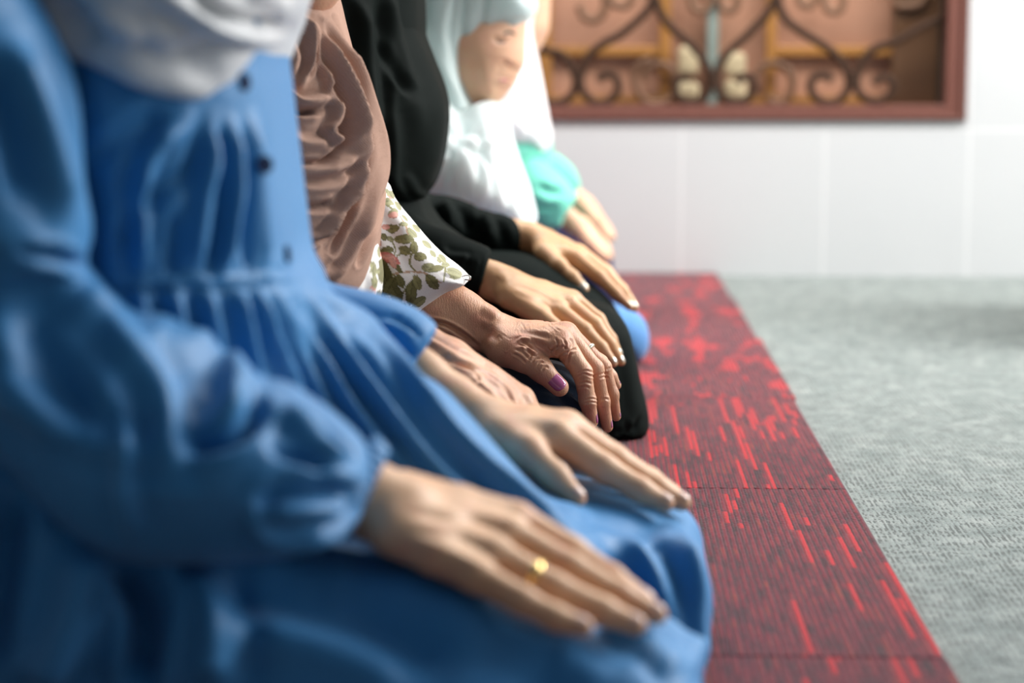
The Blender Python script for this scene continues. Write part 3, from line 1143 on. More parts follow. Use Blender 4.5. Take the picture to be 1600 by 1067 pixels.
# near lap, soft broad folds, and folds hanging at the side
dress_strokes += [([(560, 880), (700, 940), (850, 1010), (960, 1060)], 34, 7), ([(300, 900), (500, 930), (640, 990), (700, 1080)], 40, -9),
                  ([(930, 990), (1010, 1000), (1060, 1060)], 14, 6), ([(1000, 830), (1045, 900), (1060, 1000)], 15, -3.5), ([(1060, 830), (1085, 900), (1090, 1040)], 13, 6),
                  ([(905, 800), (980, 822), (1050, 815)], 12, -3), ([(940, 850), (1010, 880), (1050, 960), (1090, 1060)], 20, 7),
                  ([(200, 870), (230, 960), (215, 1080)], 22, -20), ([(130, 850), (110, 960), (60, 1080)], 36, 14), ([(20, 760), (0, 900), (-40, 1070)], 26, -16),
                  ([(300, 880), (330, 980), (330, 1080)], 30, 10)]
build('dress', [(bod, 0), (ridge, 0.03), (thL, 0.03), (thR, 0.03), (hip, 0.05)], (-0.62, 0.95, 0.016), (0.26, 1.52, 0.66), 0.0034, M_blue, P1, [(p, w * 1.1, a * 1.45) for (p, w, a) in dress_strokes], 3)
DR = bpy.data.objects['dress']
# sleeves
slu = slab([(-260, -200), (-40, -200), (40, -20), (80, 60), (108, 140), (122, 250), (132, 340), (126, 400), (70, 440), (-260, 470)], 1.045, 0.07, 0.06)
slf = slab([(-260, 400), (20, 405), (120, 415), (165, 450), (200, 482), (255, 500), (290, 540), (340, 580), (400, 588), (460, 612), (520, 655), (566, 702), (576, 750), (562, 800), (540, 834),
            (500, 852), (440, 862), (330, 868), (200, 862), (100, 800), (0, 700), (-260, 600)], 1.07, 0.085, 0.075)
ss = [([(10, 60), (50, 150), (85, 260), (105, 350)], 22, 10), ([(-30, 100), (10, 200), (40, 320)], 22, -9), ([(30, 395), (90, 400), (130, 418)], 10, -10),
      ([(90, 420), (180, 520), (250, 620), (270, 760)], 26, 9), ([(60, 450), (60, 520), (110, 620), (150, 700)], 36, -10), ([(265, 520), (350, 560), (375, 620), (340, 680)], 24, 10),
      ([(385, 600), (395, 650), (350, 690), (290, 690)], 16, -12), ([(200, 640), (190, 740), (210, 840)], 16, 6), ([(440, 630), (500, 700), (540, 740)], 17, 8), ([(420, 700), (480, 720), (545, 735)], 10, -6),
      ([(400, 800), (440, 770), (520, 770), (560, 780)], 16, -11), ([(395, 790), (410, 830), (470, 845), (540, 820)], 11, 7), ([(470, 640), (520, 680), (560, 720)], 7, -5),
      ([(500, 830), (530, 810), (560, 790)], 6, -5), ([(300, 740), (380, 720), (430, 700)], 30, 5), ([(-40, 600), (60, 640), (180, 700), (260, 700)], 26, 6)]
build('sleeve', [(slu, 0), (slf, 0.012)], (-0.62, 0.9, 0.1), (0.02, 1.2, 0.66), 0.003, M_blue, P1, ss, 2)
FARS = chain([(280, 60, 1.39, 80), (330, 400, 1.40, 80), (480, 500, 1.41, 50), (570, 522, 1.405, 50), (630, 545, 1.40, 46), (690, 585, 1.40, 44)], 0.03)
build('sleeve', cut(FARS, U(662, 548, 1.40), U(690, 575, 1.40) - U(650, 548, 1.40)), (-0.4, 1.25, 0.05), (0.1, 1.6, 0.6), 0.004, M_blue, P1,
      [([(560, 500), (610, 510), (650, 530)], 6, 4), ([(590, 530), (630, 545), (655, 560)], 5, -4), ([(610, 490), (640, 510), (660, 530)], 4, -3)], 2)
# elastic gathered cuff
cf = []
for i in range(26):
    a_ = 2 * math.pi * i / 26
    cf.append((math.cos(a_), math.sin(a_)))
c0 = U(566, 768, 1.105)
axd = U(620, 792, 1.105) - c0
axd /= np.linalg.norm(axd)
v1 = np.cross(axd, L(0, 1, 0)); v1 /= np.linalg.norm(v1)
v2 = np.cross(axd, v1)
V, Q = [], []
NU, NW = 156, 9
for i in range(NU):
    th = 2 * math.pi * i / NU
    for j in range(NW):
        t = j / (NW - 1)
        rr = 0.0262 + 0.0022 * math.sin(math.pi * t) + 0.0012 * math.sin(th * 26 + t * 2) * (1 - 0.4 * t) + 0.004 * (1 - t) ** 2
        V.append(c0 + axd * (t - 0.6) * 0.012 + (v1 * math.cos(th) + v2 * math.sin(th) * 1.0) * rr)
for i in range(NU):
    for j in range(NW - 1):
        a, b = i * NW + j, ((i + 1) % NU) * NW + j
        Q.append([a, b, b + 1, a + 1])
cu = mesh('cuff', np.array(V), np.array(Q), M_blue, bpy.data.objects['sleeve'])
so = cu.modifiers.new('solid', 'SOLIDIFY'); so.thickness = 0.002


def ray_hit(x, y, Yg, ob):
    """nearest surface point of a built mesh under pixel (x, y)"""
    import mathutils
    from mathutils.bvhtree import BVHTree
    if 'bvh_' + ob.name not in globals():
        me = ob.data
        off = np.array(ob.location)
        p = ob.parent
        while p is not None:
            off = off + np.array(p.location)
            p = p.parent
        globals()['bvh_' + ob.name] = (BVHTree.FromPolygons([v.co[:] for v in me.vertices], [p.vertices[:] for p in me.polygons]), off)
    T, off = globals()['bvh_' + ob.name]
    o = np.array([0, 0, CAM_H])
    d = U(x, y, Yg) - o
    d /= np.linalg.norm(d)
    h = T.ray_cast(mathutils.Vector(o - off), mathutils.Vector(d))
    return (np.array(h[0]) + off, np.array(h[1])) if h[0] is not None else (U(x, y, Yg), -d)


def disc(name, c, n, r, th, mat, parent, seg=20):
    n = n / np.linalg.norm(n)
    s = np.cross(n, L(0.1, 0.2, 1)); s /= np.linalg.norm(s)
    t = np.cross(n, s)
    prof = [(0, th * .55), (r * .55, th * .6), (r * .72, th), (r * .93, th), (r, th * .6), (r, -th)]
    V, Q = [], []
    for i in range(seg):
        a = 2 * math.pi * i / seg
        for (rr, z) in prof:
            V.append(c + (s * math.cos(a) + t * math.sin(a)) * rr + n * z)
    m = len(prof)
    for i in range(seg):
        for j in range(m - 1):
            a, b = i * m + j, ((i + 1) % seg) * m + j
            Q.append([a, b, b + 1, a + 1])
    return mesh(name, np.array(V), np.array(Q), mat, parent)


for (bx, by) in ((381, 128), (413, 257), (447, 397)):
    c, n = ray_hit(bx, by, 1.2, DR)
    disc('button', c, n, 0.0052, 0.002, M_button, DR)

sc1 = slab([(-60, -260), (0, -60), (22, 4), (70, 56), (120, 96), (180, 131), (235, 156), (290, 168), (335, 165), (364, 150), (388, 128), (414, 106), (430, 76), (438, 50), (448, 30), (452, -20), (460, -120), (470, -260)], 1.24, 0.195, 0.12)
s1 = [([(20, 0), (100, 55), (200, 105), (300, 135), (370, 120)], 14, 5), ([(200, 60), (250, 90), (300, 90), (360, 70)], 16, -6), ([(300, 0), (350, 30), (400, 42), (445, 40)], 9, -8),
      ([(230, -20), (300, 20), (360, 48), (430, 50)], 12, 6), ([(390, -20), (425, 0), (445, 20)], 12, 5), ([(340, 150), (372, 130), (380, 118)], 6, -4), ([(90, 0), (130, 40), (160, 60)], 16, -4),
      ([(130, 10), (210, 60), (300, 110)], 14, 4)]
hood1 = field([(head(440, -60, Y1, 1.42), 0), (slab([(430, -30), (360, -20), (300, -150), (330, -340), (430, -420), (520, -390), (545, -330), (520, -280), (470, -300), (440, -200), (450, -110), (470, -60)], Y1, 0.10, 0.09), 0.03)])
V_, Q_ = None, None
build('headscarf', [(sc1, 0), (slab([(200, -100), (280, -320), (400, -430), (500, -400), (520, -350), (450, -330), (425, -220), (430, -120), (450, -60), (440, 0)], Y1, 0.115, 0.10), 0.03)], (-0.5, 1.0, 0.3), (0.0, 1.48, 0.78), 0.0036, M_scarf1, P1, [(p, w * 1.3, a * 1.3) for (p, w, a) in s1], 3)

finish(P1)

# ======== woman in the rose scarf and floral blouse ========
Y2 = 1.71
H3 = dict(
    arm=[(570, 500, 1.62, 30), (620, 516, 1.61, 30), (660, 540, 1.60, 30), (694, 562, 1.59, 32)],
    carpals=[(698, 574, 1.565, 26), (702, 568, 1.58, 26), (706, 562, 1.595, 26), (710, 558, 1.61, 24)],
    fingers=[[(782, 662, 1.560, 21), (812, 700, 1.558, 17), (822, 735, 1.555, 16), (822, 765, 1.555, 13)],
             [(800, 646, 1.580, 22), (832, 680, 1.580, 17), (842, 715, 1.580, 16), (842, 745, 1.58, 13)],
             [(812, 634, 1.60, 22), (838, 664, 1.60, 17), (850, 695, 1.60, 16), (852, 725, 1.60, 13)],
             [(816, 624, 1.62, 20), (836, 652, 1.62, 16), (845, 680, 1.62, 15), (848, 710, 1.62, 12)]],
    dors=(0.4, -0.3, 0.85))
H4 = dict(
    arm=[(610, 400, 1.84, 44), (672, 462, 1.84, 42), (722, 492, 1.835, 35), (762, 516, 1.83, 31), (790, 530, 1.825, 31)],
    carpals=[(790, 540, 1.812, 22), (794, 530, 1.826, 22), (796, 522, 1.842, 22), (798, 518, 1.858, 20)],
    fingers=[[(874, 530, 1.806, 20), (910, 582, 1.796, 15.2), (918, 626, 1.798, 13), (924, 658, 1.806, 11)],
             [(882, 524, 1.828, 20), (929, 576, 1.818, 14), (941, 627, 1.820, 11.5), (949, 667, 1.826, 9)],
             [(884, 522, 1.850, 19), (942, 574, 1.842, 13), (956, 616, 1.842, 10.5), (963, 651, 1.846, 7.5)],
             [(880, 524, 1.872, 17), (938, 566, 1.872, 11.5), (954, 588, 1.872, 9.5), (964, 602, 1.874, 7)]],
    thumb=[(786, 546, 1.806, 25), (816, 560, 1.790, 19.5), (846, 579, 1.784, 17), (874, 605, 1.780, 15)],
    extra=[[(800, 545, 1.80, 18), (850, 535, 1.800, 17), (880, 545, 1.795, 16)], [(640, 470, 1.83, 40), (690, 506, 1.825, 27), (738, 530, 1.82, 17)]],
    dors={0: (1, 0.1, 0.1), 1: (1, 0.1, 0.1), 2: (1, 0.15, 0.1), 3: (0.85, 0.3, 0.5), 't': (-0.15, -0.75, 0.65)})
print('H3'); bones(H3)
print('H4'); bones(H4)
w = 2.2
hs4 = []
def cr(pts, w=2.0, a=-0.5):
    hs4.append((pts, w, a))
cr([(645, 500), (690, 505), (720, 520), (748, 542)], 3.5, -2.2)
cr([(655, 512), (690, 520), (725, 535)], 2.5, -1.2)
cr([(660, 522), (690, 530), (715, 538)], 2.2, -1.0)
# knuckle and joint creases of the aged hand
for p in ([(901, 590), (912, 584), (925, 588), (934, 584)], [(903, 584), (914, 579), (928, 582)], [(905, 600), (915, 597), (925, 600)], [(912, 627), (922, 623), (934, 625)], [(913, 631), (923, 628), (934, 630)],
          [(936, 587), (944, 583), (950, 584)], [(937, 592), (944, 589), (951, 590)], [(939, 626), (946, 623), (952, 625)], [(903, 606), (914, 604), (922, 607)], [(948, 578), (954, 574)]):
    cr(p, 1.7, -0.55)
for p in ([(866, 556), (872, 546), (880, 541), (888, 548)], [(872, 562), (880, 552), (890, 550)], [(858, 552), (866, 544), (874, 540)], [(888, 560), (893, 548), (902, 545)], [(886, 572), (890, 556), (897, 552)],
          [(880, 530), (884, 538), (882, 548)], [(868, 528), (872, 536), (870, 545)], [(890, 528), (895, 536), (893, 545)]):
    cr(p, 1.8, -0.75)
for p in ([(808, 538), (820, 542), (828, 551), (836, 556)], [(812, 532), (824, 538), (832, 546)], [(804, 545), (816, 550), (826, 560)], [(800, 552), (812, 558), (822, 568)], [(826, 560), (832, 554), (838, 556)],
          [(830, 568), (836, 560), (843, 560)], [(838, 574), (844, 566), (851, 567)], [(846, 580), (852, 573), (858, 575)]):
    cr(p, 1.9, -0.6)
for p in ([(800, 512), (835, 516), (868, 520)], [(800, 524), (832, 528), (860, 536)], [(802, 505), (840, 507), (875, 513)]):
    cr(p, 4.5, 0.9)
for p in ([(812, 541), (824, 545), (838, 552)], [(806, 534), (818, 530), (830, 532)]):
    cr(p, 2.4, 0.9)
cr([(745, 512), (768, 522), (780, 535)], 8, -1.2)
cr([(752, 478), (768, 486), (778, 498)], 8, 1.2)
cr([(784, 496), (800, 503), (812, 505)], 8, -0.5)
R = random.Random(5)
for k in range(30):
    x0, y0 = R.uniform(770, 880), R.uniform(500, 560)
    cr([(x0, y0), (x0 + R.uniform(3, 10), y0 + R.uniform(-5, 7)), (x0 + R.uniform(8, 18), y0 + R.uniform(-2, 12))], 1.5, R.uniform(-.32, .22))
hs3 = [([(660, 525), (740, 572), (806, 618)], 4, 1.8), ([(655, 545), (720, 590), (785, 640)], 4, 1.8), ([(700, 535), (760, 566), (820, 608)], 3.5, 1.2), ([(676, 548), (710, 566), (745, 578), (778, 596), (803, 628)], 3.5, -2.2),
       ([(680, 590), (740, 625), (775, 640)], 4, -2.0), ([(712, 566), (735, 575), (748, 592), (745, 606)], 2.5, -1.6), ([(735, 590), (765, 610), (790, 640)], 3, 1.4), ([(665, 560), (700, 585), (740, 605)], 2.5, -1.2), ([(755, 580), (790, 606), (806, 640)], 2.5, -1.2),
       ([(820, 610), (828, 622), (836, 640)], 5, 1.0), ([(808, 622), (816, 640), (822, 660)], 3, -1.4)]
x2 = U(470, 300, Y2)[0]
core = trunk(x2 + .02, Y2, sh=0.40, kx=.16)
core.append([tuple(U(500, 80, 1.60)) + (.03,), tuple(U(480, 420, 1.60)) + (.03,), tuple(U(560, 470, 1.60)) + (.018,)])
core.append([tuple(U(520, 80, 1.82)) + (.03,), tuple(U(560, 330, 1.85)) + (.03,), tuple(U(612, 400, 1.84)) + (.024,)])
hd2 = head(478, 20, Y2, 1.18)
bf, blo, bhi = body_core(core, head=hd2)
lo1, hi1 = box_of(H3)
lo2, hi2 = box_of(H4)
P2 = person((float(x2), Y2, 0.0), M_skin2, [(bf, blo, bhi, 0.006, 2, None), (hand_field(H3), lo1, hi1, 0.0016, 2, hs3), (hand_field(H4), lo2, hi2, 0.00062, 5, [(p, w_, a_ * 1.5) for (p, w_, a_) in hs4])],
            'person in a dusty rose headscarf and floral blouse, wrinkled hands with mauve nails')
finger_nails(P2, H4, [0, 1, 2, 3, 't'], M_nail_pink, 'glossy mauve pink nail')
a, b = U(*H4['fingers'][2][0][:3]), U(*H4['fingers'][2][1][:3])
ring_on(P2, a, b, 0.55, 0.0093, 0.0010, M_pale, 'thin ring with small pale stones', 0.5, (0.5, -0.2, 0.8))

bl2 = slab([(400, -60), (490, -40), (520, 100), (550, 220), (570, 320), (588, 380), (597, 420), (596, 455), (590, 480), (588, 520), (420, 520), (420, 200)], 1.755, 0.078, 0.07)
slfl = field([(slab([(560, 250), (582, 262), (600, 284), (614, 312), (640, 344), (664, 374), (690, 400), (716, 420), (731, 437), (720, 445), (696, 455), (670, 474), (648, 493), (630, 506), (604, 500), (580, 480), (556, 380)], 1.838, 0.050, 0.028), 0),
              (chain([(490, 100, 1.80, 30), (528, 260, 1.83, 38), (568, 340, 1.845, 40)], 0.02), 0.02)])


def paint_floral(V):
    """leaves, stems and small roses printed on the cloth (flat pattern in the cloth's own x/z plane)"""
    x, y = project(V)
    C = np.tile([0.80, 0.775, 0.755], (len(V), 1))
    def leaf(cx, cy, L_, W_, ang, c, vein=True):
        ca, sa = math.cos(math.radians(ang)), math.sin(math.radians(ang))
        L_, W_ = L_ * 1.2, W_ * 1.15
        u = ((x - cx) * ca + (y - cy) * sa) / (L_ / 2)
        v = (-(x - cx) * sa + (y - cy) * ca) / (W_ / 2)
        m = (np.abs(u) < 1) & (np.abs(v) < (1 - np.abs(u) ** 2.2) ** 0.75 * 1.0)
        c = np.array(c)
        C[m] = c * (1 + 0.10 * np.sign(v[m]))[:, None]
        e = m & (np.abs(v) > (1 - np.abs(u) ** 2.2) ** 0.75 * 0.86)
        C[e] = c * 0.62
        if vein:
            C[m & (np.abs(v) < 0.07)] = c * 0.6
            vv = np.sin((u * 6 - np.abs(v) * 2.2) * 3.0)
            s_ = m & (vv > 0.9)
            C[s_] *= 0.82
    def stem(pts, w_, c):
        d, t, _ = stroke_dist(x, y, pts)
        C[d < w_] = c
    G1, G2, G3 = (0.17, 0.155, 0.06), (0.24, 0.225, 0.095), (0.33, 0.32, 0.17)
    PK, PK2 = (0.60, 0.20, 0.17), (0.68, 0.34, 0.28)
    BR = (0.50, 0.33, 0.22)
    K = 240 / 985
    def c5(a, b):
        return 540 + a * K, 260 + b * K
    for pts in ([(300, 470), (320, 520), (315, 570)], [(425, 560), (415, 620), (450, 670)], [(250, 690), (330, 685), (420, 675), (500, 680), (560, 710), (610, 745)], [(330, 575), (350, 560), (370, 545)],
                [(300, 690), (345, 730)], [(390, 770), (345, 870)], [(640, 650), (630, 740)], [(400, 530), (430, 520)], [(340, 330), (390, 440)], [(240, 240), (300, 300)], [(300, 700), (280, 780)], [(460, 700), (400, 760)]):
        stem([c5(*p) for p in pts], 1.3, BR if pts[0][0] in (250, 340) else G2)
    for (a, b, L_, W_, an, c) in ((375, 467, 105, 48, 8, G2), (300, 397, 68, 44, 10, G2), (383, 537, 70, 50, 30, G2), (438, 522, 74, 42, 80, G2), (478, 580, 70, 46, 10, G2), (268, 537, 78, 44, -8, G1), (290, 460, 50, 34, 15, G3),
                               (245, 450, 44, 40, 60, G1), (420, 430, 76, 44, 35, G3), (365, 380, 56, 26, 0, G3), (300, 300, 60, 40, -20, G3), (262, 235, 80, 44, 10, G3), (260, 150, 50, 26, 20, G3), (245, 90, 40, 26, 70, G3), (380, 330, 50, 26, 45, G3),
                               (535, 650, 84, 52, 10, G3), (580, 655, 84, 40, -8, G2), (640, 630, 50, 30, 10, G3), (700, 675, 90, 38, 22, G3), (700, 712, 60, 20, 5, G3), (555, 740, 100, 60, 50, G1), (420, 810, 140, 66, 96, G1), (460, 745, 88, 50, 70, G2),
                               (350, 735, 80, 48, 65, G1), (250, 690, 120, 80, 80, G1), (285, 770, 110, 76, 120, G1), (325, 820, 110, 70, 60, G1), (470, 868, 90, 50, -35, G2), (365, 925, 90, 66, 80, G1), (310, 890, 80, 60, 20, G1), (235, 850, 100, 50, 70, G1), (240, 620, 60, 50, 90, G1),
                               (600, 600, 40, 26, 60, G3), (330, 640, 60, 26, 50, G1), (345, 665, 56, 22, 40, G1), (180, 660, 90, 30, 85, G3), (175, 740, 70, 34, 100, G3), (215, 550, 60, 22, 85, G3), (690, 690, 90, 40, 20, G3), (620, 590, 60, 32, 50, G3), (520, 500, 66, 30, 40, G3), (455, 395, 60, 28, 50, G3), (340, 250, 60, 28, 55, G3), (300, 180, 50, 26, 60, G3), (560, 560, 50, 26, 50, G3)):
        leaf(*c5(a, b), L_ * K, W_ * K, an, c)
    for (a, b, L_, W_, an, c) in ((285, 590, 120, 56, 28, PK), (270, 580, 90, 30, 10, PK2), (305, 620, 60, 40, 60, PK2), (258, 385, 50, 34, 0, PK2), (300, 320, 52, 34, 5, PK2), (280, 195, 50, 30, 15, PK2), (240, 130, 30, 16, 60, PK2), (220, 490, 40, 14, 80, PK2), (165, 790, 40, 14, 60, PK2)):
        leaf(*c5(a, b), L_ * K, W_ * K, an, c, False)
    # faint small sprays over the rest
    R_ = random.Random(11)
    for _ in range(40):
        a, b = R_.uniform(-150, 200), R_.uniform(-600, 900)
        leaf(*c5(a, b), 60 * K, 30 * K, R_.uniform(0, 180), G3)
    return C


def floral_mat():
    t = NT('rose_print_cotton')
    at = t.n('ShaderNodeAttribute', attribute_name='print')
    t.set(Base_Color=at.outputs['Color'], Roughness=0.75, Specular_IOR_Level=0.2, Sheen_Weight=0.2)
    t.set(Normal=t.bump(t.noise(t.coords(), 1200, 2), 0.0004, 0.5))
    return t.m


M_floral = floral_mat()


def painted(name, f, lo, hi, h, strokes, parent):
    CLOTH.append(f)
    V, Q = surface(f, lo, hi, h)
    V = smooth_mesh(V, Q, 2)
    C = paint_floral(V)
    V = sculpt(V, Q, strokes)
    return mesh(name, V, Q, M_floral, parent, attrs={'print': C})


fs = [([(600, 290), (606, 300), (612, 312)], 5, -3), ([(596, 300), (610, 330), (640, 372)], 9, 3), ([(600, 350), (630, 400), (660, 440)], 14, -3), ([(598, 430), (620, 460), (640, 480)], 8, -2), ([(690, 425), (712, 432), (734, 440)], 3, 1)]
painted('blouse', bl2, (-0.35, 1.54, 0.08), (-0.14, 1.88, 0.5), 0.0022, [([(585, 430), (580, 460), (578, 480)], 6, 3)], P2)
painted('sleeve', slfl, (-0.26, 1.78, 0.12), (-0.09, 1.92, 0.5), 0.0011, fs, P2)
SLF = [o for o in P2.children if o.name.startswith('sleeve')][0]
NEARS = cut(chain([(385, 160, 1.64, 36), (400, 400, 1.61, 36), (480, 498, 1.61, 28), (575, 514, 1.62, 28), (620, 522, 1.61, 28)], 0.01), U(578, 502, 1.62), U(620, 518, 1.61) - U(560, 494, 1.62))
painted('sleeve', NEARS, U(360, 560, 1.56) - .03, U(620, 90, 1.68) + .03, 0.0022, None, P2)
# safety-pin like clasp at the sleeve hem
tube('hem_clasp', [[U(p[0] + 3, p[1], 1.812) for p in catmull([(718, 432), (727, 430), (732, 433), (730, 437), (720, 436), (714, 434)], False, 5)]], 0.0007, M_silver, SLF)

sc2 = slab([(300, -120), (420, -140), (500, -60), (522, -10), (534, 38), (546, 84), (559, 140), (573, 195), (581, 240), (587, 292), (590, 340), (588, 388), (580, 430), (566, 456), (550, 470), (528, 470), (500, 460), (470, 440), (420, 400), (300, 380)], 1.755, 0.125, 0.095)
k = 200 / 445
def c6(*pts):
    return [(420 + p[0] * k, p[1] * k) for p in pts]
s2 = [
    (c6((85, 60), (130, 80), (150, 150), (148, 230), (110, 290), (75, 320)), 7, 4.0),
    (c6((150, 60), (160, 140), (155, 230), (120, 290)), 4, -4.0),
    (c6((20, 250), (60, 320), (110, 355), (170, 350), (215, 335)), 7, 6.0),
    (c6((30, 340), (80, 380), (140, 388), (175, 380)), 6, -7.0),
    (c6((215, 335), (232, 370), (228, 420), (205, 455), (225, 480), (243, 510)), 6, 5.0),
    (c6((150, 55), (185, 180), (205, 300), (220, 340)), 5, 4.0),
    (c6((175, 60), (210, 190), (250, 300), (280, 400), (293, 480), (285, 540), (240, 580), (180, 600), (100, 600)), 8, 6.5),
    (c6((165, 60), (195, 200), (232, 300), (262, 400), (265, 460), (240, 520), (190, 565)), 5, -6.0),
    (c6((40, 440), (100, 490), (150, 500), (215, 495)), 9, 3.5),
    (c6((90, 560), (150, 565), (200, 560), (245, 515)), 5, -4.0),
    (c6((80, 650), (160, 660), (240, 640), (290, 580)), 9, 4.0),
    (c6((90, 705), (160, 718), (235, 702)), 7, -5.0),
    (c6((90, 690), (150, 700), (230, 685)), 5, 2.5),
    (c6((115, 820), (180, 820), (230, 760), (275, 690), (298, 600), (300, 500)), 6, 5.5),
    (c6((120, 850), (190, 830), (245, 770), (290, 690)), 4, -4.5),
    (c6((205, 60), (250, 200), (300, 320), (335, 430), (352, 540), (350, 640), (325, 760), (280, 880), (230, 965)), 6.5, 6.5),
    (c6((190, 80), (228, 200), (274, 320), (306, 430), (320, 540), (308, 660), (268, 790), (225, 880)), 4, -9),
    (c6((225, 60), (264, 190), (316, 330), (352, 440), (373, 560), (373, 680), (352, 800), (312, 920)), 3.6, -9),
    (c6((120, 60), (135, 120), (130, 200)), 5, 2.0),
    (c6((60, 130), (90, 200), (70, 270)), 9, 3.0),
    (c6((240, 700), (260, 760), (230, 840), (180, 900)), 12, -2.5),
    (c6((210, 940), (260, 900), (310, 800)), 7, -3.0)]
hoodX = slab([(330, 40), (300, -150), (330, -300), (400, -350), (480, -350), (530, -300), (545, -240), (520, -200), (490, -190), (470, -100), (458, 0), (440, 40), (400, 60)], Y2, 0.10, 0.085)
build('headscarf', [(sc2, 0), (hoodX, 0.03)], (-0.42, 1.5, 0.15), (-0.08, 1.92, 0.68), 0.0021, M_knit, P2, [(p, w * 1.05, a * 1.9) for (p, w, a) in s2], 5)
lap2 = field([(slab([(380, 430), (600, 500), (700, 530), (800, 560), (866, 566), (905, 585), (930, 615), (942, 655), (940, 690), (928, 715), (900, 800), (380, 800)], 1.85, 0.065, 0.055), 0),
              (slab([(380, 430), (600, 510), (700, 570), (800, 640), (860, 690), (885, 730), (890, 800), (870, 860), (380, 860)], 1.60, 0.10, 0.07), 0.03),
              (slab([(330, 420), (560, 470), (600, 560), (600, 800), (330, 800)], Y2, 0.17, 0.1), 0.03)])
build('trousers', lap2, (-0.40, 1.46, 0.007), (0.04, 1.95, 0.32), 0.0035, M_navy, P2,
      [([(835, 600), (870, 606), (905, 640), (915, 690)], 5, 2.5), ([(840, 620), (870, 640), (880, 690)], 12, 4), ([(900, 690), (925, 660), (935, 640)], 4, -3), ([(885, 700), (905, 670)], 4, 2.5)], 3)

finish(P2)

# ======== woman in black ========
Y3 = 2.27
H5 = dict(
    arm=[(690, 415, 2.15, 27), (735, 424, 2.145, 26), (772, 440, 2.14, 27), (800, 452, 2.13, 27)],
    carpals=[(800, 442, 2.150, 19), (800, 450, 2.135, 19), (798, 457, 2.120, 19), (796, 464, 2.106, 18)],
    fingers=[[(894, 468, 2.150, 15), (934, 500, 2.142, 12), (954, 530, 2.136, 10), (966, 553, 2.134, 7.5)],
             [(886, 474, 2.130, 15.5), (929, 507, 2.120, 12.5), (953, 538, 2.114, 10.5), (970, 565, 2.112, 7.5)],
             [(870, 484, 2.110, 15.5), (913, 516, 2.098, 12.5), (939, 543, 2.092, 10.5), (958, 567, 2.090, 7.5)],
             [(846, 494, 2.090, 14.5), (882, 522, 2.076, 11.5), (904, 545, 2.070, 9.5), (922, 566, 2.068, 7)]],
    thumb=[(800, 450, 2.16, 18), (850, 470, 2.19, 15), (880, 490, 2.20, 12), (905, 510, 2.20, 10)],
    dors=(0.55, -0.3, 0.8))
H6 = dict(
    arm=[(740, 356, 2.46, 22), (790, 364, 2.455, 22), (826, 372, 2.45, 23), (846, 381, 2.45, 22)],
    carpals=[(850, 388, 2.425, 15), (852, 382, 2.44, 15), (854, 378, 2.455, 15), (856, 376, 2.47, 14)],
    fingers=[[(898, 403, 2.42, 14.5), (936, 432, 2.412, 11.5), (962, 458, 2.408, 9.5), (984, 479, 2.406, 7)],
             [(902, 398, 2.44, 14.5), (945, 428, 2.434, 11.5), (972, 456, 2.43, 9.5), (991, 481, 2.428, 7)],
             [(904, 396, 2.46, 14), (946, 424, 2.456, 11), (972, 452, 2.452, 9), (990, 476, 2.45, 7)],
             [(900, 396, 2.48, 13), (936, 418, 2.478, 10), (958, 442, 2.476, 8.5), (974, 462, 2.476, 6.5)]],
    thumb=[(850, 394, 2.41, 15), (873, 414, 2.39, 12), (894, 433, 2.38, 10.5), (912, 451, 2.376, 8.5)],
    dors={0: (0.6, -0.1, 0.8), 1: (0.6, -0.1, 0.8), 2: (0.6, 0, 0.8), 't': (0.1, -0.8, 0.6)})
print('H5'); bones(H5)
print('H6'); bones(H6)
x3 = U(590, 300, Y3)[0]
core = trunk(x3 - .02, Y3, sh=0.40, kx=.2)
core.append([tuple(U(580, 60, 2.2)) + (.03,), tuple(U(600, 360, 2.18)) + (.025,), tuple(U(690, 415, 2.15)) + (.018,)])
core.append([tuple(U(620, 60, 2.42)) + (.03,), tuple(U(640, 330, 2.44)) + (.03,), tuple(U(745, 356, 2.46)) + (.018,)])
hd3 = head(670, -50, Y3, 1.15)
bf, blo, bhi = body_core(core, head=hd3)
lo1, hi1 = box_of(H5)
lo2, hi2 = box_of(H6)
hs5 = [([(805, 440), (850, 456), (888, 472)], 4, 0.8), ([(805, 452), (845, 468), (866, 484)], 4, 0.8), ([(862, 486), (868, 480), (876, 482)], 5, 0.8), ([(885, 470), (892, 464), (898, 468)], 5, 0.8),
       ([(778, 436), (786, 432), (792, 440)], 7, 0.9), ([(922, 518), (930, 508), (936, 505)], 2, -0.35), ([(906, 524), (914, 516), (920, 514)], 2, -0.35)]
P3 = person((float(x3), Y3, 0.0), M_skin3, [(bf, blo, bhi, 0.008, 2, None), (hand_field(H5), lo1, hi1, 0.0013, 3, hs5), (hand_field(H6), lo2, hi2, 0.0014, 3, None)],
            'person in a long black headscarf, black sleeves and black skirt, hands resting over the knees')
finger_nails(P3, H5, [0, 1, 2, 3], M_nail_pale, 'shiny pale polished nail')
finger_nails(P3, H6, [0, 1, 't'], M_nail_pale, 'shiny pale polished nail')
tor3 = slab([(420, -100), (640, -100), (655, 200), (670, 330), (740, 400), (700, 480), (420, 480)], Y3, 0.16, 0.11)
thR3 = slab([(420, 380), (640, 400), (740, 425), (800, 458), (860, 478), (905, 470), (948, 478), (972, 500), (990, 545), (1003, 600), (1013, 645), (1011, 675), (996, 696), (962, 709), (900, 714), (420, 714)], 2.19, 0.075, 0.055)
thL3 = slab([(420, 340), (700, 385), (820, 395), (880, 422), (925, 448), (958, 478), (976, 515), (980, 560), (970, 615), (900, 625), (420, 625)], 2.42, 0.09, 0.06)
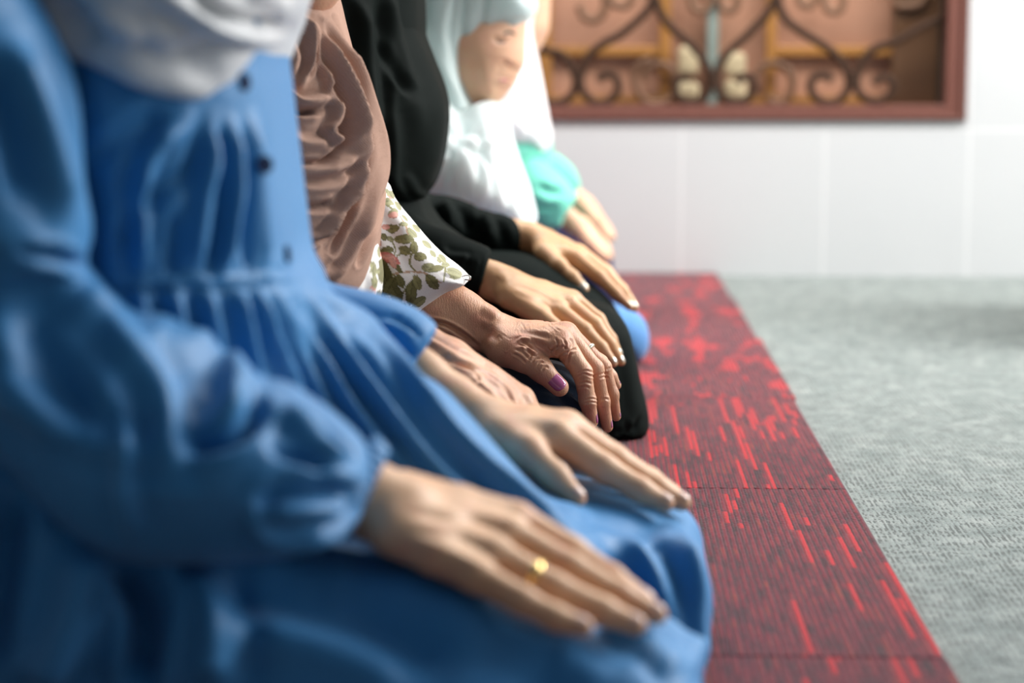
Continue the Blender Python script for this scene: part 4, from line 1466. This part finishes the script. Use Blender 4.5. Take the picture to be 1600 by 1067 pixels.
st3 = [([(975, 500), (985, 580), (996, 660)], 9, 2), ([(938, 600), (948, 640), (945, 675)], 7, -3), ([(930, 688), (962, 690), (988, 674), (1000, 652)], 4, -5.5), ([(925, 704), (962, 703), (998, 686), (1010, 665)], 5, 3),
       ([(960, 676), (980, 672), (976, 660)], 5, -3), ([(640, 400), (760, 440)], 10, 3)]
build('skirt', [(tor3, 0), (thR3, 0.02), (thL3, 0.02)], (-0.42, 2.05, 0.007), (0.08, 2.56, 0.58), 0.0035, M_black, P3, st3, 3)
slR3 = chain([(580, 335, 2.20, 40), (630, 385, 2.16, 44), (690, 408, 2.145, 42), (740, 422, 2.142, 35), (790, 436, 2.14, 31)], 0.02)
slR3 = cut(slR3, U(757, 429, 2.14), U(795, 440, 2.14) - U(740, 424, 2.14))
slL3 = chain([(620, 300, 2.40, 30), (650, 340, 2.44, 36), (700, 350, 2.45, 38), (770, 368, 2.452, 31), (850, 386, 2.45, 27)], 0.02)
slL3 = cut(slL3, U(814, 378, 2.45), U(850, 386, 2.45) - U(790, 374, 2.45))
build('sleeve', slR3, (-0.3, 2.02, 0.1), (-0.08, 2.25, 0.5), 0.0026, M_black, P3, [([(735, 395), (728, 420), (722, 440)], 4, -2), ([(690, 385), (700, 400), (740, 404)], 6, 3), ([(748, 400), (742, 425), (735, 445)], 3, 1.5)], 2)
build('sleeve', slL3, (-0.3, 2.34, 0.1), (-0.06, 2.56, 0.5), 0.003, M_black, P3,
      [([(690, 312), (700, 330), (705, 360)], 9, 6), ([(720, 318), (728, 340), (735, 365)], 8, -6), ([(752, 332), (762, 350), (765, 375)], 9, 5), ([(780, 342), (785, 365), (790, 390)], 8, -3)], 2)
sc3 = slab([(380, -200), (560, -240), (628, -120), (642, -40), (650, 40), (668, 90), (686, 135), (694, 175), (690, 225), (678, 275), (666, 300), (650, 314), (620, 318), (560, 340), (420, 340), (380, 100)], Y3 - .02, 0.185, 0.14)
s3 = [([(556, -20), (582, 60), (590, 160), (592, 300)], 9, 8), ([(600, -20), (592, 80), (600, 180), (600, 300)], 9, -9), ([(605, -20), (625, 70), (650, 140)], 8, 9), ([(592, 60), (620, 120), (648, 148)], 6, -8),
      ([(640, -10), (665, 80), (690, 160), (680, 260), (660, 300)], 12, 8), ([(625, 150), (640, 220), (636, 300)], 14, -9), ([(640, 270), (650, 300), (668, 305)], 6, 4), ([(545, 0), (550, 100), (570, 200)], 10, -7),
      ([(530, -20), (560, 20), (572, 90)], 8, 5)]
hood3 = slab([(560, 0), (520, -150), (540, -260), (600, -300), (670, -300), (710, -260), (718, -220), (690, -200), (660, -150), (650, -60), (640, 20)], Y3, 0.1, 0.085)
build('headscarf', [(sc3, 0), (hood3, 0.03)], (-0.45, 2.03, 0.2), (-0.05, 2.52, 0.76), 0.003, M_black, P3, [(p, w * 1.15, a * 0.6) for (p, w, a) in s3], 3)

finish(P3)

# ======== girl in mint and white ========
Y4 = 2.78
x4 = U(740, 300, Y4)[0]
core = trunk(x4 - .01, Y4, sh=0.30, s=.82, kx=.2)
bf, blo, bhi = body_core(core)
hd4 = head(766, 158, Y4, 1.0)
neck4 = field([(hd4, 0), (chain([(725, 90, Y4, 34), (712, 190, Y4, 40)], 0.01), 0.02)])
fs4 = [([(772, 60), (782, 66), (794, 62)], 4, -1.5), ([(776, 57), (786, 54), (797, 57)], 3, 1.5), ([(796, 104), (790, 99), (788, 92)], 2.5, -1.2), ([(786, 127), (793, 126)], 1.6, -1.0), ([(775, 120), (782, 105), (790, 95)], 5, -0.6)]
P4 = person((float(x4), Y4, 0.0), M_skin4, [(bf, blo, bhi, 0.009, 2, None), (neck4, U(620, 230, Y4) - L(0, .12, 0), U(840, -140, Y4) + L(0, .12, 0), 0.0022, 2, fs4)],
            'young person with bowed face in a mint grey headscarf over a white shawl')
hoodp = slab([(640, 130), (628, 0), (650, -90), (710, -140), (780, -130), (826, -70), (836, -20), (839, 12), (828, 30), (806, 40), (780, 47), (756, 60), (742, 72), (736, 82), (735, 110), (738, 150), (742, 172), (720, 200), (690, 190), (660, 170)], Y4 - .004, 0.092, 0.07)
s4 = [([(742, 85), (739, 110), (740, 135), (742, 165)], 5, 2.5), ([(728, -20), (722, 60), (725, 160)], 6, -3), ([(705, -30), (690, 60), (715, 150), (735, 190)], 9, 5), ([(675, -20), (668, 60), (700, 140)], 6, -4), ([(660, 10), (680, 90), (720, 160)], 6, 4),
      ([(745, 72), (780, 46), (815, 34)], 4, 3), ([(760, -20), (755, 30), (748, 66)], 7, -3), ([(800, -30), (810, 10)], 10, 3)]
build('headscarf', [(hoodp, 0), ], U(600, 240, Y4) - L(0, .14, 0), U(870, -180, Y4) + L(0, .14, 0), 0.0024, M_mint, P4, s4, 3)
shawl = slab([(600, 40), (650, 60), (690, 120), (722, 170), (748, 160), (775, 158), (792, 176), (800, 215), (812, 252), (826, 290), (834, 320), (838, 345), (830, 356), (812, 352), (790, 342), (760, 338), (725, 328), (700, 314), (670, 306), (600, 300)], Y4, 0.155, 0.10)
s4b = [([(735, 190), (700, 260), (690, 310)], 8, -4), ([(760, 180), (765, 250), (750, 330)], 8, 5), ([(780, 190), (785, 260), (800, 340)], 6, -5), ([(790, 200), (810, 270), (830, 340)], 6, 4), ([(700, 180), (720, 215), (760, 225), (785, 200)], 7, 4),
       ([(690, 210), (730, 250), (740, 320)], 9, 4), ([(745, 210), (770, 280), (778, 340)], 5, -4), ([(715, 300), (725, 320), (735, 335)], 6, 3)]
build('shawl', [(shawl, 0)], U(580, 380, Y4) - L(0, .2, 0), U(870, 20, Y4) + L(0, .2, 0), 0.0028, M_white4, P4, s4b, 3)
leg4 = field([(slab([(560, 360), (760, 380), (860, 420), (930, 460), (975, 482), (1000, 492), (1013, 515), (1014, 540), (1004, 558), (985, 563), (560, 563)], Y4 - .06, 0.055, 0.045), 0),
              (slab([(560, 380), (730, 392), (760, 430), (760, 558), (560, 558)], Y4, 0.13, 0.09), 0.03), (slab([(560, 330), (780, 370), (850, 410), (940, 470), (950, 520), (930, 540), (560, 540)], Y4 + .1, 0.05, 0.04), 0.02)])
build('trousers', leg4, L(-.4, Y4 - .2, .007), U(1040, 280, Y4) + L(0, .2, 0), 0.004, M_jeans, P4, None, 3)

finish(P4)


# face details
def spot(name, pts, r, mat, Yg=2.72, parent=P4, lift=0.0003):
    P = []
    ob = P4
    for p in catmull(pts, False, 4):
        c, n = ray_hit(p[0], p[1], Yg, ob)
        P.append(c + n * lift)
    return tube(name, [P], r, mat, parent)
spot('eyebrow', [(788, 53), (794, 50), (800, 51), (804, 54)], 0.0017, M_hair)
spot('eyelashes', [(777, 63), (783, 66), (789, 64)], 0.0015, M_hair)
spot('nostril', [(796, 100), (799, 99)], 0.0016, M_lip)
spot('lips', [(781, 126), (788, 125), (794, 127)], 0.0022, M_lip)

# ======== person in white scarf and turquoise sleeves ========
Y5 = 3.2
H7 = dict(
    arm=[(862, 322, 3.12, 17), (880, 336, 3.12, 16), (896, 350, 3.12, 15), (905, 356, 3.12, 15)],
    carpals=[(906, 360, 3.10, 10), (908, 357, 3.11, 10), (910, 355, 3.12, 10), (911, 354, 3.13, 10)],
    fingers=[[(922, 380, 3.09, 9.5), (934, 392, 3.085, 8), (942, 399, 3.08, 7), (947, 405, 3.08, 5.5)], [(926, 375, 3.105, 9.5), (938, 387, 3.1, 8), (946, 396, 3.1, 7), (951, 402, 3.1, 5.5)],
             [(929, 372, 3.12, 9.5), (941, 384, 3.12, 8), (949, 392, 3.12, 7), (954, 399, 3.12, 5.5)], [(930, 370, 3.135, 9), (941, 380, 3.135, 8), (948, 388, 3.13, 7), (952, 394, 3.13, 5.5)]],
    dors=(0.5, -0.3, 0.8))
H8 = dict(
    arm=[(868, 285, 3.3, 15), (888, 298, 3.3, 14), (904, 314, 3.3, 14), (912, 322, 3.3, 14)],
    carpals=[(914, 326, 3.28, 10), (915, 324, 3.29, 10), (916, 322, 3.3, 10), (917, 320, 3.31, 9)],
    fingers=[[(930, 346, 3.27, 9.5), (940, 360, 3.27, 7.5), (946, 368, 3.27, 6.5), (951, 374, 3.27, 5)], [(933, 343, 3.285, 9.5), (944, 357, 3.285, 7.5), (951, 366, 3.285, 6.5), (956, 373, 3.285, 5)],
             [(935, 341, 3.3, 9), (946, 354, 3.3, 7.5), (953, 363, 3.3, 6.5), (958, 370, 3.3, 5)], [(936, 340, 3.315, 8), (946, 352, 3.315, 7), (952, 360, 3.315, 6), (956, 366, 3.315, 5)]],
    dors=(0.5, -0.3, 0.8))
print('H7'); bones(H7)
x5 = U(800, 300, Y5)[0]
core = trunk(x5 - .02, Y5, sh=0.26, s=.8, kx=.14, w=.09)
core.append([tuple(U(810, 170, 3.12)) + (.02,), tuple(U(800, 290, 3.12)) + (.02,), tuple(U(862, 322, 3.12)) + (.014,)])
bf, blo, bhi = body_core(core, head=head(812, 100, Y5, 1.0))
lo1, hi1 = box_of(H7)
lo2, hi2 = box_of(H8)
P5 = person((float(x5), Y5, 0.0), M_skin4, [(bf, blo, bhi, 0.009, 2, None), (hand_field(H7), lo1, hi1, 0.002, 2, None), (hand_field(H8), lo2, hi2, 0.002, 2, None)],
            'person with turquoise sleeves and a white headscarf, closest to the white wall')
ring_on(P5, U(888, 342, 3.12), U(908, 358, 3.12), 0.45, 0.0155, 0.0016, M_gold, 'thin gold bracelet with a round disc', 1.5, (0.0, -0.95, 0.3), 'bracelet')
build('sleeve', cut(chain([(826, 282, 3.13, 36), (840, 300, 3.125, 40), (858, 318, 3.12, 38), (872, 330, 3.12, 32), (905, 352, 3.12, 26)], 0.02), U(883, 336, 3.12), U(905, 352, 3.12) - U(872, 330, 3.12)), U(760, 420, 3.05) - .02, U(930, 120, 3.22) + .03, 0.003, M_teal, P5,
      [([(840, 290), (860, 300), (880, 300)], 7, -5), ([(845, 345), (865, 350), (880, 345)], 8, 4), ([(838, 322), (855, 326), (872, 322)], 5, -4)], 2)
build('sleeve', chain([(836, 255, 3.28, 24), (858, 264, 3.3, 22), (876, 280, 3.3, 22), (888, 292, 3.3, 18)], 0.02), U(760, 400, 3.22) - .02, U(930, 120, 3.36) + .03, 0.0035, M_teal, P5, None, 2)
build('headscarf', [(slab([(740, -60), (800, -110), (835, -80), (840, 0), (836, 50), (840, 90), (850, 140), (858, 185), (863, 215), (858, 236), (845, 243), (830, 236), (810, 246), (760, 250), (720, 200), (720, 40)], Y5, 0.12, 0.09), 0)],
      U(690, 300, Y5) - L(0, .15, 0), U(890, -150, Y5) + L(0, .15, 0), 0.0035, M_white5, P5, [([(815, 100), (825, 160), (830, 230)], 6, -4), ([(835, 120), (845, 180), (850, 230)], 5, 3), ([(800, 130), (805, 200)], 6, 3)], 3)
build('shirt', [(slab([(740, 150), (850, 200), (862, 250), (850, 300), (840, 380), (740, 400)], Y5, 0.10, 0.08), 0)], U(700, 430, Y5) - L(0, .14, 0), U(890, 120, Y5) + L(0, .14, 0), 0.004, M_teal, P5, None, 2)
build('trousers', [(slab([(700, 330), (840, 352), (875, 366), (910, 386), (940, 402), (956, 412), (960, 440), (958, 500), (700, 505)], 3.14, 0.05, 0.04), 0),
                   (slab([(700, 330), (840, 345), (900, 350), (935, 366), (955, 385), (958, 420), (956, 480), (700, 485)], 3.3, 0.055, 0.045), 0.02), (slab([(680, 330), (830, 350), (830, 490), (680, 490)], Y5, 0.14, 0.1), 0.03)],
      L(-.35, Y5 - .2, .007), U(990, 300, Y5) + L(0, .2, 0), 0.004, M_navy5, P5, None, 3)
finish(P5)
